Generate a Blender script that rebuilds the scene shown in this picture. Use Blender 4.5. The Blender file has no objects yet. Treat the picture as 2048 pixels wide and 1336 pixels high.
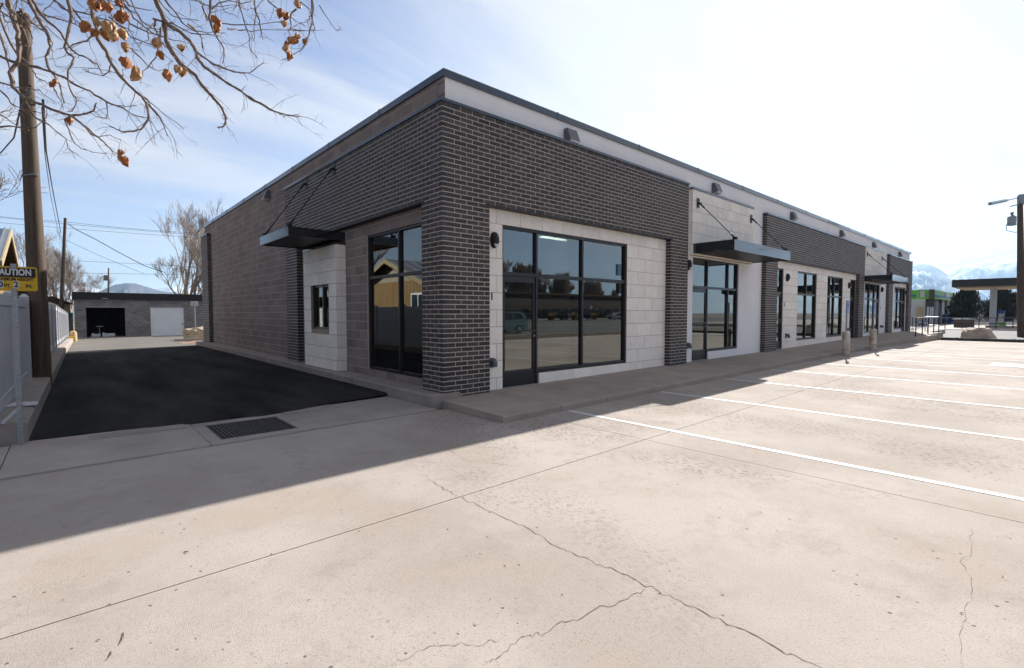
import bpy, math, random
from mathutils import Vector, Matrix, noise
import numpy as np
R = math.radians
random.seed(7)
scene = bpy.context.scene
col = scene.collection

# ------------------------------------------------------------------ camera
CAM = Vector((-4.631, -6.910, 1.40))
F, CX, CY = 988.0, 1024.0, 668.0            # focal length and centre in pixels of the 2048 px photograph
PITCH, YAW = math.atan(42 / F), R(48.2)
cd = bpy.data.cameras.new('camera'); cam = bpy.data.objects.new('camera', cd); col.objects.link(cam)
cd.sensor_width = 36; cd.lens = 36 * F / 2048; cd.clip_start = .05; cd.clip_end = 40000
cam.location = CAM; cam.rotation_euler = (R(90) - PITCH, 0, YAW - R(90))
scene.camera = cam
VH = Vector((math.cos(YAW), math.sin(YAW), 0)); RT = Vector((math.sin(YAW), -math.cos(YAW), 0)); UP0 = Vector((0, 0, 1))
FW = VH * math.cos(PITCH) - UP0 * math.sin(PITCH); UP = VH * math.sin(PITCH) + UP0 * math.cos(PITCH)
def pix(px, py, dep): return CAM + (FW + RT * ((px - CX) / F) - UP * ((py - CY) / F)) * dep
def pixz(px, py, z):
    d = FW + RT * ((px - CX) / F) - UP * ((py - CY) / F); return CAM + d * ((z - CAM.z) / d.z)
def depth(p): return (Vector(p) - CAM).dot(FW)

# ------------------------------------------------------------------ sun and sky
SUN_TO = Vector((1.6, .42, 1.0)).normalized()
sd = bpy.data.lights.new('sun', 'SUN'); sun = bpy.data.objects.new('sun', sd); col.objects.link(sun)
sd.energy = 5.0; sd.angle = R(.55); sd.color = (1, .965, .92)
sun.rotation_euler = (-SUN_TO).to_track_quat('-Z', 'Y').to_euler()
world = bpy.data.worlds.new('World'); scene.world = world; world.use_nodes = True
nt = world.node_tree; nt.nodes.clear()
def N(t, ty, **kw):
    n = t.nodes.new(ty)
    for k, v in kw.items():
        if k.startswith('i_'):
            key = k[2:]; n.inputs[int(key) if key.isdigit() else key].default_value = v
        else: setattr(n, k, v)
    return n
L = nt.links.new
sky = N(nt, 'ShaderNodeTexSky', sky_type='NISHITA', sun_disc=False, altitude=1600, air_density=1.0, dust_density=.25, ozone_density=1.6)
sky.sun_elevation = math.asin(SUN_TO.z); sky.sun_rotation = math.atan2(SUN_TO.x, SUN_TO.y)
tc = N(nt, 'ShaderNodeTexCoord'); sep = N(nt, 'ShaderNodeSeparateXYZ'); L(tc.outputs['Generated'], sep.inputs[0])
zz = N(nt, 'ShaderNodeMath', operation='ADD', i_1=.12); L(sep.outputs[2], zz.inputs[0])
zm = N(nt, 'ShaderNodeMath', operation='MAXIMUM', i_1=.03); L(zz.outputs[0], zm.inputs[0])
dx = N(nt, 'ShaderNodeMath', operation='DIVIDE'); dy = N(nt, 'ShaderNodeMath', operation='DIVIDE')
L(sep.outputs[0], dx.inputs[0]); L(zm.outputs[0], dx.inputs[1]); L(sep.outputs[1], dy.inputs[0]); L(zm.outputs[0], dy.inputs[1])
comb = N(nt, 'ShaderNodeCombineXYZ'); L(dx.outputs[0], comb.inputs[0]); L(dy.outputs[0], comb.inputs[1])
mp = N(nt, 'ShaderNodeMapping'); mp.inputs['Rotation'].default_value = (0, 0, R(28)); mp.inputs['Scale'].default_value = (.26, 1.25, 1)
L(comb.outputs[0], mp.inputs[0])
nz = N(nt, 'ShaderNodeTexNoise', i_Scale=1.15, i_Detail=9.0, i_Roughness=.57, i_Distortion=.45); L(mp.outputs[0], nz.inputs['Vector'])
nz2 = N(nt, 'ShaderNodeTexNoise', i_Scale=.33, i_Detail=3.0, i_Roughness=.5); L(comb.outputs[0], nz2.inputs['Vector'])
ad = N(nt, 'ShaderNodeMath', operation='ADD'); m2 = N(nt, 'ShaderNodeMath', operation='MULTIPLY', i_1=.55)
L(nz2.outputs[0], m2.inputs[0]); L(nz.outputs[0], ad.inputs[0]); L(m2.outputs[0], ad.inputs[1])
# thin ice cloud scatters forwards: it shows whiter and denser towards the sun
dot = N(nt, 'ShaderNodeVectorMath', operation='DOT_PRODUCT'); dot.inputs[1].default_value = SUN_TO; L(tc.outputs['Generated'], dot.inputs[0])
dmx = N(nt, 'ShaderNodeMath', operation='MAXIMUM', i_1=0.0); L(dot.outputs['Value'], dmx.inputs[0])
dpw = N(nt, 'ShaderNodeMath', operation='POWER', i_1=7.0); L(dmx.outputs[0], dpw.inputs[0])
boost = N(nt, 'ShaderNodeMath', operation='MULTIPLY_ADD', i_1=.62); L(dpw.outputs[0], boost.inputs[0]); L(ad.outputs[0], boost.inputs[2])
ramp = N(nt, 'ShaderNodeMapRange', i_1=.60, i_2=1.06, i_3=.0, i_4=.97, interpolation_type='SMOOTHSTEP'); L(boost.outputs[0], ramp.inputs[0])
cb = N(nt, 'ShaderNodeMath', operation='MULTIPLY_ADD', i_1=1.2, i_2=5.5); L(dpw.outputs[0], cb.inputs[0])
ccol = N(nt, 'ShaderNodeMixRGB', blend_type='MULTIPLY', i_0=1.0); ccol.inputs[2].default_value = (1.03, 1.0, 1.0, 1); nv = N(nt, 'ShaderNodeMapRange', i_1=.34, i_2=.62, i_3=.84, i_4=1.06); L(nz.outputs[0], nv.inputs[0]); cb2 = N(nt, 'ShaderNodeMath', operation='MULTIPLY'); L(cb.outputs[0], cb2.inputs[0]); L(nv.outputs[0], cb2.inputs[1]); L(cb2.outputs[0], ccol.inputs[1])
cmix = N(nt, 'ShaderNodeMixRGB'); hsv = N(nt, 'ShaderNodeHueSaturation', i_Hue=.515, i_Saturation=.90, i_Value=1.08); L(sky.outputs[0], hsv.inputs['Color'])
L(ramp.outputs[0], cmix.inputs[0]); L(hsv.outputs[0], cmix.inputs[1]); L(ccol.outputs[0], cmix.inputs[2])
bg = N(nt, 'ShaderNodeBackground', i_Strength=.058); L(cmix.outputs[0], bg.inputs[0])
wo = N(nt, 'ShaderNodeOutputWorld'); L(bg.outputs[0], wo.inputs[0])
vs = scene.view_settings
vs.view_transform = 'Standard'; vs.look = 'None'; vs.exposure = 1.27; vs.gamma = 1; vs.use_curve_mapping = False
scene.cycles.max_bounces = 6; scene.cycles.diffuse_bounces = 3; scene.cycles.glossy_bounces = 2
scene.cycles.transmission_bounces = 4; scene.cycles.transparent_max_bounces = 10; scene.cycles.volume_bounces = 0
scene.cycles.use_adaptive_sampling = True; scene.cycles.use_denoising = True

# ------------------------------------------------------------------ materials (procedural)
MATS = {}
# base colours below were mixed for a darker exposure; sunlit surfaces are toned down together, these are left as they are
KEEP = dict(dark_brick=1, mortar=1, brown_block=1, block_mortar=1, limestone=1, stone_grout=1, stucco=1, walk_concrete=.95, fresh_asphalt=1.35, black_aluminium=.8, black_steel=.8, dark_coping=.8, canopy_steel=.8, drywall=.9, apron_concrete=.88, kerb_concrete=.92, grey_block=.9, grey_block_mortar=.9, white_vinyl=.72, bollard_concrete=1.05, far_bark=1.0, boulder_rock=1.0, grey_bark=.85, white_metal=.85, white_paint=.74, cast_iron=.8, crack_dirt=.8)
def mat(name, c1, c2=None, rough=.7, scale=3.0, detail=6, metal=0.0, bump=0.0, bscale=60, rand=0.0, spec=.35, speck=None, speck_scale=120, contrast=(.35, .68), island=False, stretch=None):
    m = bpy.data.materials.new(name); m.use_nodes = True; t = m.node_tree; t.nodes.clear(); k = t.links.new
    out = N(t, 'ShaderNodeOutputMaterial'); b = N(t, 'ShaderNodeBsdfPrincipled', i_Roughness=rough, i_Metallic=metal)
    b.inputs['Specular IOR Level'].default_value = spec
    k(b.outputs[0], out.inputs[0])
    geo = N(t, 'ShaderNodeNewGeometry'); vec = geo.outputs['Position']
    if stretch:
        mpn = N(t, 'ShaderNodeMapping'); mpn.inputs['Scale'].default_value = stretch; k(vec, mpn.inputs[0]); vec = mpn.outputs[0]
    c2 = c2 or tuple(x * .8 for x in c1); kf = KEEP.get(name, .72); c1 = tuple(x*kf for x in c1); c2 = tuple(x*kf for x in c2)
    n = N(t, 'ShaderNodeTexNoise', i_Scale=scale, i_Detail=float(detail), i_Roughness=.62); k(vec, n.inputs['Vector'])
    mr = N(t, 'ShaderNodeMapRange', i_1=contrast[0], i_2=contrast[1]); k(n.outputs[0], mr.inputs[0])
    mx = N(t, 'ShaderNodeMixRGB'); mx.inputs[1].default_value = (*c1, 1); mx.inputs[2].default_value = (*c2, 1); k(mr.outputs[0], mx.inputs[0])
    cur = mx.outputs[0]
    if rand:
        oi = N(t, 'ShaderNodeObjectInfo'); a = N(t, 'ShaderNodeMath', operation='ADD'); f = N(t, 'ShaderNodeMath', operation='FRACT')
        k(oi.outputs['Random'], a.inputs[0]); k(geo.outputs['Random Per Island'], a.inputs[1]); k(a.outputs[0], f.inputs[0])
        r = N(t, 'ShaderNodeMapRange', i_3=1 - rand, i_4=1 + rand); k(f.outputs[0], r.inputs[0])
        hs = N(t, 'ShaderNodeHueSaturation'); k(r.outputs[0], hs.inputs['Value']); k(cur, hs.inputs['Color']); cur = hs.outputs[0]
    if speck:
        n2 = N(t, 'ShaderNodeTexNoise', i_Scale=float(speck_scale), i_Detail=3.0, i_Roughness=.7); k(geo.outputs['Position'], n2.inputs['Vector'])
        m3 = N(t, 'ShaderNodeMapRange', i_1=speck[1], i_2=speck[1] + .08); k(n2.outputs[0], m3.inputs[0])
        mm = N(t, 'ShaderNodeMath', operation='MULTIPLY', i_1=speck[2]); k(m3.outputs[0], mm.inputs[0])
        x2 = N(t, 'ShaderNodeMixRGB'); x2.inputs[2].default_value = (*speck[0], 1); k(mm.outputs[0], x2.inputs[0]); k(cur, x2.inputs[1]); cur = x2.outputs[0]
    k(cur, b.inputs['Base Color'])
    if bump:
        nb = N(t, 'ShaderNodeTexNoise', i_Scale=float(bscale), i_Detail=5.0); k(geo.outputs['Position'], nb.inputs['Vector'])
        bp = N(t, 'ShaderNodeBump', i_Strength=bump, i_Distance=.01); k(nb.outputs[0], bp.inputs['Height']); k(bp.outputs[0], b.inputs['Normal'])
    MATS[name] = m
    return m
def glow(name, c, s):
    m = bpy.data.materials.new(name); m.use_nodes = True; t = m.node_tree; t.nodes.clear()
    e = N(t, 'ShaderNodeEmission', i_Strength=s); e.inputs[0].default_value = (*c, 1)
    o = N(t, 'ShaderNodeOutputMaterial'); t.links.new(e.outputs[0], o.inputs[0]); MATS[name] = m; return m
def glass(name, tint, refl, edge=1.0, gt=(1, 1, 1)):
    m = bpy.data.materials.new(name); m.use_nodes = True; t = m.node_tree; t.nodes.clear(); k = t.links.new
    o = N(t, 'ShaderNodeOutputMaterial'); tr = N(t, 'ShaderNodeBsdfTransparent'); tr.inputs[0].default_value = (*tint, 1)
    g = N(t, 'ShaderNodeBsdfGlossy', i_Roughness=0.0); g.inputs[0].default_value = (*gt, 1)
    lw = N(t, 'ShaderNodeLayerWeight', i_Blend=.25); mr = N(t, 'ShaderNodeMapRange', i_3=refl, i_4=edge); k(lw.outputs['Fresnel'], mr.inputs[0])
    mx = N(t, 'ShaderNodeMixShader'); k(mr.outputs[0], mx.inputs[0]); k(tr.outputs[0], mx.inputs[1]); k(g.outputs[0], mx.inputs[2]); k(mx.outputs[0], o.inputs[0])
    MATS[name] = m; return m

BRICK = mat('dark_brick', (.034, .029, .030), (.062, .052, .050), rough=.62, scale=14, bump=.5, bscale=70, rand=.38, speck=((.30, .27, .25), .655, .5), speck_scale=22)
MORTAR = mat('mortar', (.54, .45, .37), (.45, .37, .30), rough=.95, scale=3, bump=.4, bscale=90)
CMU = mat('brown_block', (.240, .190, .168), (.190, .152, .135), rough=.9, scale=2.2, bump=.35, bscale=120, rand=.17)
CMUJ = mat('block_mortar', (.52, .41, .33), (.44, .34, .27), rough=.95, scale=4)
CMUG = mat('grey_block', (.215, .200, .195), (.165, .153, .150), rough=.9, scale=3, bump=.3, rand=.2)
CMUGJ = mat('grey_block_mortar', (.33, .31, .29), (.28, .26, .25), rough=.95)
STONE = mat('limestone', (.87, .79, .70), (.79, .71, .62), rough=.85, scale=5, bump=.25, bscale=80, rand=.06)
GROUT = mat('stone_grout', (.36, .28, .21), (.31, .24, .18), rough=.95)
STUCCO = mat('stucco', (.80, .765, .75), (.75, .715, .70), rough=.95, scale=1.2, bump=.35, bscale=160)
FRAME = mat('black_aluminium', (.010, .010, .012), (.014, .014, .017), rough=.38, spec=.5, scale=2)
BLACK = mat('black_steel', (.009, .009, .010), (.013, .013, .014), rough=.45, scale=5)
COPING = mat('dark_coping', (.022, .027, .036), (.03, .036, .046), rough=.1, metal=0.0, spec=1.0, scale=1)
CANOPY = mat('canopy_steel', (.018, .019, .022), (.024, .025, .028), rough=.08, spec=1.0, scale=2)
GLASS = glass('tinted_glass', (.24, .27, .25), .16, 1.0, (.96, 1, .98))
GLASS2 = mat('car_glass', (.008, .009, .010), (.010, .011, .012), rough=.08, spec=.7)
WHITEMET = mat('white_metal', (.80, .80, .80), (.74, .74, .75), rough=.45, scale=2)
VINYL = mat('white_vinyl', (.66, .66, .68), (.59, .59, .62), rough=.45, scale=2.5, stretch=(1, 1, .2))
DRYWALL = mat('drywall', (.62, .60, .56), (.56, .54, .5), rough=.9)
INFLOOR = mat('indoor_concrete', (.25, .24, .22), (.2, .19, .18), rough=.6)
WALK = mat('walk_concrete', (.355, .290, .240), (.265, .215, .180), rough=.9, scale=1.3, bump=.25, bscale=140, rand=.06, speck=((.22, .16, .12), .66, .4), speck_scale=5)
APRON = mat('apron_concrete', (.40, .345, .30), (.31, .262, .228), rough=.9, scale=1.5, bump=.3, bscale=120, rand=.07)
KERB = mat('kerb_concrete', (.33, .28, .24), (.25, .212, .182), rough=.92, scale=2.2, bump=.3, bscale=120, rand=.08)
ASPH = mat('fresh_asphalt', (.0075, .0068, .0064), (.036, .0325, .029), rough=.95, scale=.8, stretch=(1.5, .3, 1), contrast=(.38, .72), bump=.7, bscale=140, speck=((.09, .085, .075), .74, .5), speck_scale=45, spec=.12)
OLDASPH = mat('old_asphalt', (.20, .178, .152), (.14, .125, .108), rough=.9, scale=.5, bump=.5, bscale=60)
ROAD = mat('road_asphalt', (.13, .125, .118), (.10, .096, .09), rough=.9, scale=.2, bump=.3, bscale=40)
DIRT = mat('dry_ground', (.22, .18, .125), (.13, .115, .08), rough=1, scale=.05, detail=9)
GRAVEL = mat('gravel', (.36, .31, .27), (.16, .14, .12), rough=1, scale=22, bump=1, bscale=30)
PAINTW = mat('white_paint', (.82, .82, .80), (.70, .69, .66), rough=.7, scale=9, speck=((.46, .42, .38), .60, .75), speck_scale=26)
CRACK = mat('crack_dirt', (.11, .088, .07), (.20, .165, .135), rough=1, scale=30)
ZINC = mat('galvanised', (.42, .44, .46), (.34, .36, .38), rough=.45, metal=.55, scale=12)
GREY = mat('grey_cover', (.16, .165, .17), (.13, .135, .14), rough=.5)
POLE = mat('pole_wood', (.165, .115, .080), (.085, .060, .045), rough=.9, scale=3.5, bump=.6, bscale=25, stretch=(6, 6, .35))
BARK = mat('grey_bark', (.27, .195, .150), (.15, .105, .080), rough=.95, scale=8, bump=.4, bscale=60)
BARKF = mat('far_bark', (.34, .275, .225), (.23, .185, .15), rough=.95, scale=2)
POD = mat('dry_pod', (.40, .115, .022), (.50, .22, .075), rough=.6, scale=22, rand=.35)
PODP = mat('pale_pod', (.62, .40, .21), (.46, .21, .07), rough=.6, scale=22, rand=.2)
YEL = mat('sign_yellow', (.72, .44, .015), (.66, .40, .012), rough=.45)
INK = mat('sign_ink', (.012, .011, .014), (.014, .013, .016), rough=.5)
WHITE = mat('sign_white', (.75, .75, .77), (.7, .7, .72), rough=.5)
BLUE = mat('sign_blue', (.03, .12, .46), (.035, .13, .48), rough=.45)
BLUET = mat('banner_blue', (.03, .05, .38), (.03, .05, .4), rough=.6)
BOLL = mat('bollard_concrete', (.50, .455, .39), (.30, .205, .13), rough=.9, scale=3.2, contrast=(.42, .62), bump=.3)
ROCK = mat('boulder_rock', (.58, .48, .38), (.36, .28, .22), rough=.95, scale=2.2, bump=1, bscale=9)
ROCK2 = mat('pale_rock', (.62, .52, .36), (.40, .31, .19), rough=.95, scale=2.2, bump=1, bscale=9)
GOLD = mat('golden_siding', (.44, .29, .13), (.37, .235, .10), rough=.7, scale=1.5)
GABLE = mat('gable_board', (.45, .40, .31), (.40, .35, .27), rough=.8)
METROOF = mat('metal_roof', (.50, .52, .54), (.44, .46, .48), rough=.32, metal=.7)
BROWN = mat('brown_timber', (.085, .048, .028), (.06, .034, .02), rough=.85)
GREEN = mat('fascia_green', (.17, .50, .045), (.15, .45, .04), rough=.45)
STRIPE = mat('fascia_blue', (.02, .10, .40), (.02, .09, .37), rough=.45)
LWALL = mat('pale_wall', (.58, .59, .61), (.52, .53, .55), rough=.85)
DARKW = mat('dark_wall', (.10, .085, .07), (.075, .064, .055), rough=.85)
TAN = mat('tan_door', (.45, .36, .22), (.40, .32, .19), rough=.7)
LEAF = mat('evergreen_leaf', (.018, .024, .014), (.034, .041, .02), rough=.8, scale=1.5, rand=.4)
DRYGRASS = mat('dry_grass', (.50, .36, .16), (.40, .27, .11), rough=.9, scale=3)
TEAL = mat('teal_car_paint', (.12, .19, .20), (.12, .185, .195), rough=.25, metal=.35, spec=.6)
SILV = mat('silver_car_paint', (.42, .43, .45), (.40, .41, .43), rough=.25, metal=.4)
WCAR = mat('white_car_paint', (.72, .72, .72), (.7, .7, .7), rough=.25)
DCAR = mat('dark_car_paint', (.02, .022, .03), (.02, .022, .03), rough=.2)
TYRE = mat('tyre_rubber', (.012, .012, .012), (.016, .016, .016), rough=.85)
CHROME = mat('alloy', (.55, .55, .56), (.5, .5, .5), rough=.3, metal=.8)
REDL = mat('tail_lamp', (.55, .03, .02), (.5, .02, .02), rough=.2)
WOODP = mat('plank_wood', (.50, .25, .11), (.36, .17, .07), rough=.8)
REDS = mat('sign_red', (.5, .03, .03), (.45, .03, .03), rough=.5)
TUBE = glow('tube_glow', (1, .97, .9), 9.0)

# parking-lot concrete: mottled, pitted, with scoured aggregate patches
def lot_material():
    m = bpy.data.materials.new('lot_concrete'); m.use_nodes = True; t = m.node_tree; t.nodes.clear(); k = t.links.new
    o = N(t, 'ShaderNodeOutputMaterial'); b = N(t, 'ShaderNodeBsdfPrincipled', i_Roughness=.92); b.inputs['Specular IOR Level'].default_value = .15; k(b.outputs[0], o.inputs[0])
    g = N(t, 'ShaderNodeNewGeometry'); P = g.outputs['Position']
    def noise_(s, d=6.0, r=.6, vec=None): n = N(t, 'ShaderNodeTexNoise', i_Scale=s, i_Detail=d, i_Roughness=r); k(vec or P, n.inputs['Vector']); return n.outputs[0]
    def rng(v, a, b_, c=0.0, d=1.0): n = N(t, 'ShaderNodeMapRange', i_1=a, i_2=b_, i_3=c, i_4=d, interpolation_type='SMOOTHSTEP'); k(v, n.inputs[0]); return n.outputs[0]
    def mix(f, a, b_):
        n = N(t, 'ShaderNodeMixRGB')
        for s, v in ((1, a), (2, b_)):
            if isinstance(v, tuple): n.inputs[s].default_value = (*v, 1)
            else: k(v, n.inputs[s])
        k(f, n.inputs[0]); return n.outputs[0]
    def mul(a, b_): n = N(t, 'ShaderNodeMath', operation='MULTIPLY'); k(a, n.inputs[0]); (k(b_, n.inputs[1]) if not isinstance(b_, float) else setattr(n.inputs[1], 'default_value', b_)); return n.outputs[0]
    c = mix(rng(noise_(.45), .36, .66), (.390, .338, .294), (.294, .252, .219))
    c = mix(mul(rng(noise_(.9, 4.0), .50, .72), .6), c, (.355, .290, .228))               # warm tan blotches
    c = mix(mul(rng(noise_(2.6, 7.0, .7), .5, .7), .45), c, (.255, .216, .186))
    mp1 = N(t, 'ShaderNodeMapping'); mp1.inputs['Scale'].default_value = (1.0, .55, 1); mp1.inputs['Rotation'].default_value = (0, 0, R(8)); k(P, mp1.inputs[0])
    patch = rng(noise_(.42, 6.0, .66, mp1.outputs[0]), .46, .60)
    sx_ = N(t, 'ShaderNodeSeparateXYZ'); k(P, sx_.inputs[0]); patch = mul(patch, rng(sx_.outputs[0], -3.6, .6, .18, 1.0))
    agg = rng(noise_(34.0, 5.0, .78, mp1.outputs[0]), .52, .60)
    c = mix(mul(mul(patch, agg), .95), c, (.155, .12, .093))
    grain = noise_(150.0, 3.0, .8)
    c = mix(rng(grain, .30, .75), c, mix(rng(grain, .5, .8), c, (.455, .395, .34)))
    v = N(t, 'ShaderNodeTexVoronoi', feature='F1', i_Scale=8.5); k(P, v.inputs['Vector'])
    pit = mul(rng(v.outputs['Distance'], .10, .06), rng(noise_(1.3, 3.0), .47, .56))
    c = mix(mul(pit, .8), c, (.085, .066, .054))
    v2 = N(t, 'ShaderNodeTexVoronoi', feature='F1', i_Scale=22.0); k(P, v2.inputs['Vector'])
    pit2 = mul(rng(v2.outputs['Distance'], .13, .07), rng(noise_(.8, 3.0), .5, .6))
    c = mix(mul(pit2, .65), c, (.125, .10, .08))
    c = mix(mul(rng(noise_(75.0, 4.0, .8), .55, .65), .6), c, (.19, .158, .132))
    k(c, b.inputs['Base Color'])
    hh = N(t, 'ShaderNodeMath', operation='MULTIPLY_ADD', i_1=-.6); k(mul(patch, agg), hh.inputs[0]); k(grain, hh.inputs[2])
    h2 = N(t, 'ShaderNodeMath', operation='SUBTRACT'); k(hh.outputs[0], h2.inputs[0]); k(pit, h2.inputs[1])
    bp = N(t, 'ShaderNodeBump', i_Strength=.55, i_Distance=.006); k(h2.outputs[0], bp.inputs['Height']); k(bp.outputs[0], b.inputs['Normal'])
    return m
LOT = lot_material()
def mountain_material():
    m = bpy.data.materials.new('mountain'); m.use_nodes = True; t = m.node_tree; t.nodes.clear(); k = t.links.new
    o = N(t, 'ShaderNodeOutputMaterial'); b = N(t, 'ShaderNodeBsdfPrincipled', i_Roughness=.95); b.inputs['Specular IOR Level'].default_value = .1; k(b.outputs[0], o.inputs[0])
    g = N(t, 'ShaderNodeNewGeometry'); s = N(t, 'ShaderNodeSeparateXYZ'); k(g.outputs['Position'], s.inputs[0])
    at = N(t, 'ShaderNodeAttribute', attribute_name='snow')
    n = N(t, 'ShaderNodeTexNoise', i_Scale=.004, i_Detail=10.0, i_Roughness=.68); k(g.outputs['Position'], n.inputs['Vector'])
    a = N(t, 'ShaderNodeMath', operation='ADD'); k(n.outputs[0], a.inputs[0]); k(at.outputs['Fac'], a.inputs[1])
    r = N(t, 'ShaderNodeMapRange', i_1=.72, i_2=.86); k(a.outputs[0], r.inputs[0])
    mx = N(t, 'ShaderNodeMixRGB'); mx.inputs[1].default_value = (.085, .078, .082, 1); mx.inputs[2].default_value = (.62, .63, .66, 1); k(r.outputs[0], mx.inputs[0]); k(mx.outputs[0], b.inputs['Base Color'])
    return m
MOUNT = mountain_material()

# ------------------------------------------------------------------ mesh helpers
class MB:
    def __init__(s): s.v = []; s.f = []
    def box(s, x0, x1, y0, y1, z0, z1):
        i = len(s.v); s.v += [(x0, y0, z0), (x1, y0, z0), (x1, y1, z0), (x0, y1, z0), (x0, y0, z1), (x1, y0, z1), (x1, y1, z1), (x0, y1, z1)]
        s.f += [(i, i+3, i+2, i+1), (i+4, i+5, i+6, i+7), (i, i+1, i+5, i+4), (i+1, i+2, i+6, i+5), (i+2, i+3, i+7, i+6), (i+3, i, i+4, i+7)]; return s
    def hexa(s, p):          # 8 corners, bottom ring then top ring
        i = len(s.v); s.v += [tuple(q) for q in p]
        s.f += [(i, i+3, i+2, i+1), (i+4, i+5, i+6, i+7), (i, i+1, i+5, i+4), (i+1, i+2, i+6, i+5), (i+2, i+3, i+7, i+6), (i+3, i, i+4, i+7)]; return s
    def poly(s, pts): i = len(s.v); s.v += [tuple(p) for p in pts]; s.f.append(tuple(range(i, i + len(pts)))); return s
    def prism(s, a, b):      # two matching rings
        i = len(s.v); n = len(a); s.v += [tuple(p) for p in a] + [tuple(p) for p in b]
        s.f.append(tuple(range(i + n - 1, i - 1, -1))); s.f.append(tuple(range(i + n, i + 2*n)))
        for j in range(n): q = (j+1) % n; s.f.append((i+j, i+q, i+n+q, i+n+j))
        return s
    def tube(s, pts, rad, n=8, cap=True):
        pts = [Vector(p) for p in pts]
        if not isinstance(rad, (list, tuple)): rad = [rad] * len(pts)
        i = len(s.v); pu = None
        for j, p in enumerate(pts):
            d = (pts[min(j+1, len(pts)-1)] - pts[max(j-1, 0)])
            d = d.normalized() if d.length > 1e-9 else Vector((0, 0, 1))
            if pu is None: pu = d.orthogonal().normalized()
            pu = (pu - d * pu.dot(d)); pu = pu.normalized() if pu.length > 1e-6 else d.orthogonal().normalized()
            w = d.cross(pu)
            for a in range(n):
                t = 2 * math.pi * a / n; s.v.append(tuple(p + (pu * math.cos(t) + w * math.sin(t)) * rad[j]))
        for j in range(len(pts) - 1):
            for a in range(n):
                q = (a+1) % n; s.f.append((i + j*n + a, i + j*n + q, i + (j+1)*n + q, i + (j+1)*n + a))
        if cap: s.f.append(tuple(range(i + n - 1, i - 1, -1))); e = i + (len(pts)-1)*n; s.f.append(tuple(range(e, e + n)))
        return s
    def lathe(s, prof, c=(0, 0, 0), n=16):   # profile [(r,z)]
        i = len(s.v)
        for r, z in prof:
            for a in range(n): t = 2*math.pi*a/n; s.v.append((c[0] + r*math.cos(t), c[1] + r*math.sin(t), c[2] + z))
        for j in range(len(prof) - 1):
            for a in range(n): q = (a+1) % n; s.f.append((i + j*n + a, i + j*n + q, i + (j+1)*n + q, i + (j+1)*n + a))
        s.f.append(tuple(range(i + n - 1, i - 1, -1))); e = i + (len(prof)-1)*n; s.f.append(tuple(range(e, e + n))); return s
    def mesh(s, name, m, smooth=False):
        me = bpy.data.meshes.new(name); me.from_pydata(s.v, [], s.f); me.materials.append(m); me.update()
        if smooth: me.polygons.foreach_set('use_smooth', [True] * len(me.polygons)); me.set_sharp_from_angle(angle=R(40))
        return me
    def build_each(s, name, m, parent):      # every box of the list becomes a piece of its own
        for i in range(0, len(s.v), 8):
            b = MB(); b.hexa(s.v[i:i+8]); b.build(name, m, parent)
    def build(s, name, m, parent=None, smooth=False, **kw): return obj(name, s.mesh(name, m, smooth), parent, **kw)
def obj(name, data, parent=None, label=None, cat=None, group=None, kind=None):
    o = bpy.data.objects.new(name, data); col.objects.link(o)
    if parent is not None: o.parent = parent; o.matrix_parent_inverse = parent.matrix_basis.inverted()
    return tag(o, label, cat, group, kind)
def tag(o, label=None, cat=None, group=None, kind=None):
    if label: o['label'] = label
    if cat: o['category'] = cat
    if group: o['group'] = group
    if kind: o['kind'] = kind
    return o
def thing(name, loc, label=None, cat=None, group=None, kind=None, rz=0):
    o = bpy.data.objects.new(name, None); o.empty_display_size = .2; col.objects.link(o); o.location = loc; o.rotation_euler = (0, 0, rz)
    o.matrix_basis = Matrix.Translation(Vector(loc)) @ Matrix.Rotation(rz, 4, 'Z')
    return tag(o, label, cat, group, kind)
def dup(o, loc=None, rz=None, parent=None, label=None, scale=None):
    c = o.copy(); col.objects.link(c)
    if parent is not None: c.parent = parent
    if loc is not None: c.location = loc
    if rz is not None: c.rotation_euler = (0, 0, rz)
    if scale is not None: c.scale = (scale,) * 3
    if label: c['label'] = label
    for ch in o.children: dup(ch, parent=c)
    return c
def text(name, s, size, m, mtx, parent, depth_=.002, align='CENTER', bold=0.0, sx=1.0):
    cu = bpy.data.curves.new(name, 'FONT'); cu.body = s; cu.size = size; cu.align_x = align; cu.align_y = 'CENTER'; cu.extrude = depth_; cu.offset = bold; cu.resolution_u = 3
    tmp = bpy.data.objects.new(name, cu); col.objects.link(tmp)
    me = bpy.data.meshes.new_from_object(tmp.evaluated_get(bpy.context.evaluated_depsgraph_get()))
    bpy.data.objects.remove(tmp); bpy.data.curves.remove(cu)
    me.transform(mtx @ Matrix.Diagonal((sx, 1, 1, 1))); me.materials.clear(); me.materials.append(m); return obj(name, me, parent)
FACE_S = Matrix.Rotation(R(90), 4, 'X')            # text that faces -Y
def at(x, y, z): return Matrix.Translation((x, y, z))
def interp(x, t):
    for (a, b), (c, d) in zip(t, t[1:]):
        if x <= c: return b + (d - b) * max(0, (x - a)) / (c - a)
    return t[-1][1]

# ------------------------------------------------------------------ heights
def lotz(x, y=0): return -.165 + .005 * max(-20, min(x, 16))
def walkz(x, y): return interp(x, [(-1, -.045), (0, -.04), (5, 0), (13, .04), (18, .08), (24, .135), (38, .18)]) + .02 * min(0, y)
def alleyz(x, y):
    t = max(0, min(1, (x + 5) / 4.75)); b = -.17 + .07 * t
    return b - .0175 * max(0, y - 19)
def fx(y): return -5.33 + .0157 * (y - 3)          # fence line

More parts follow.
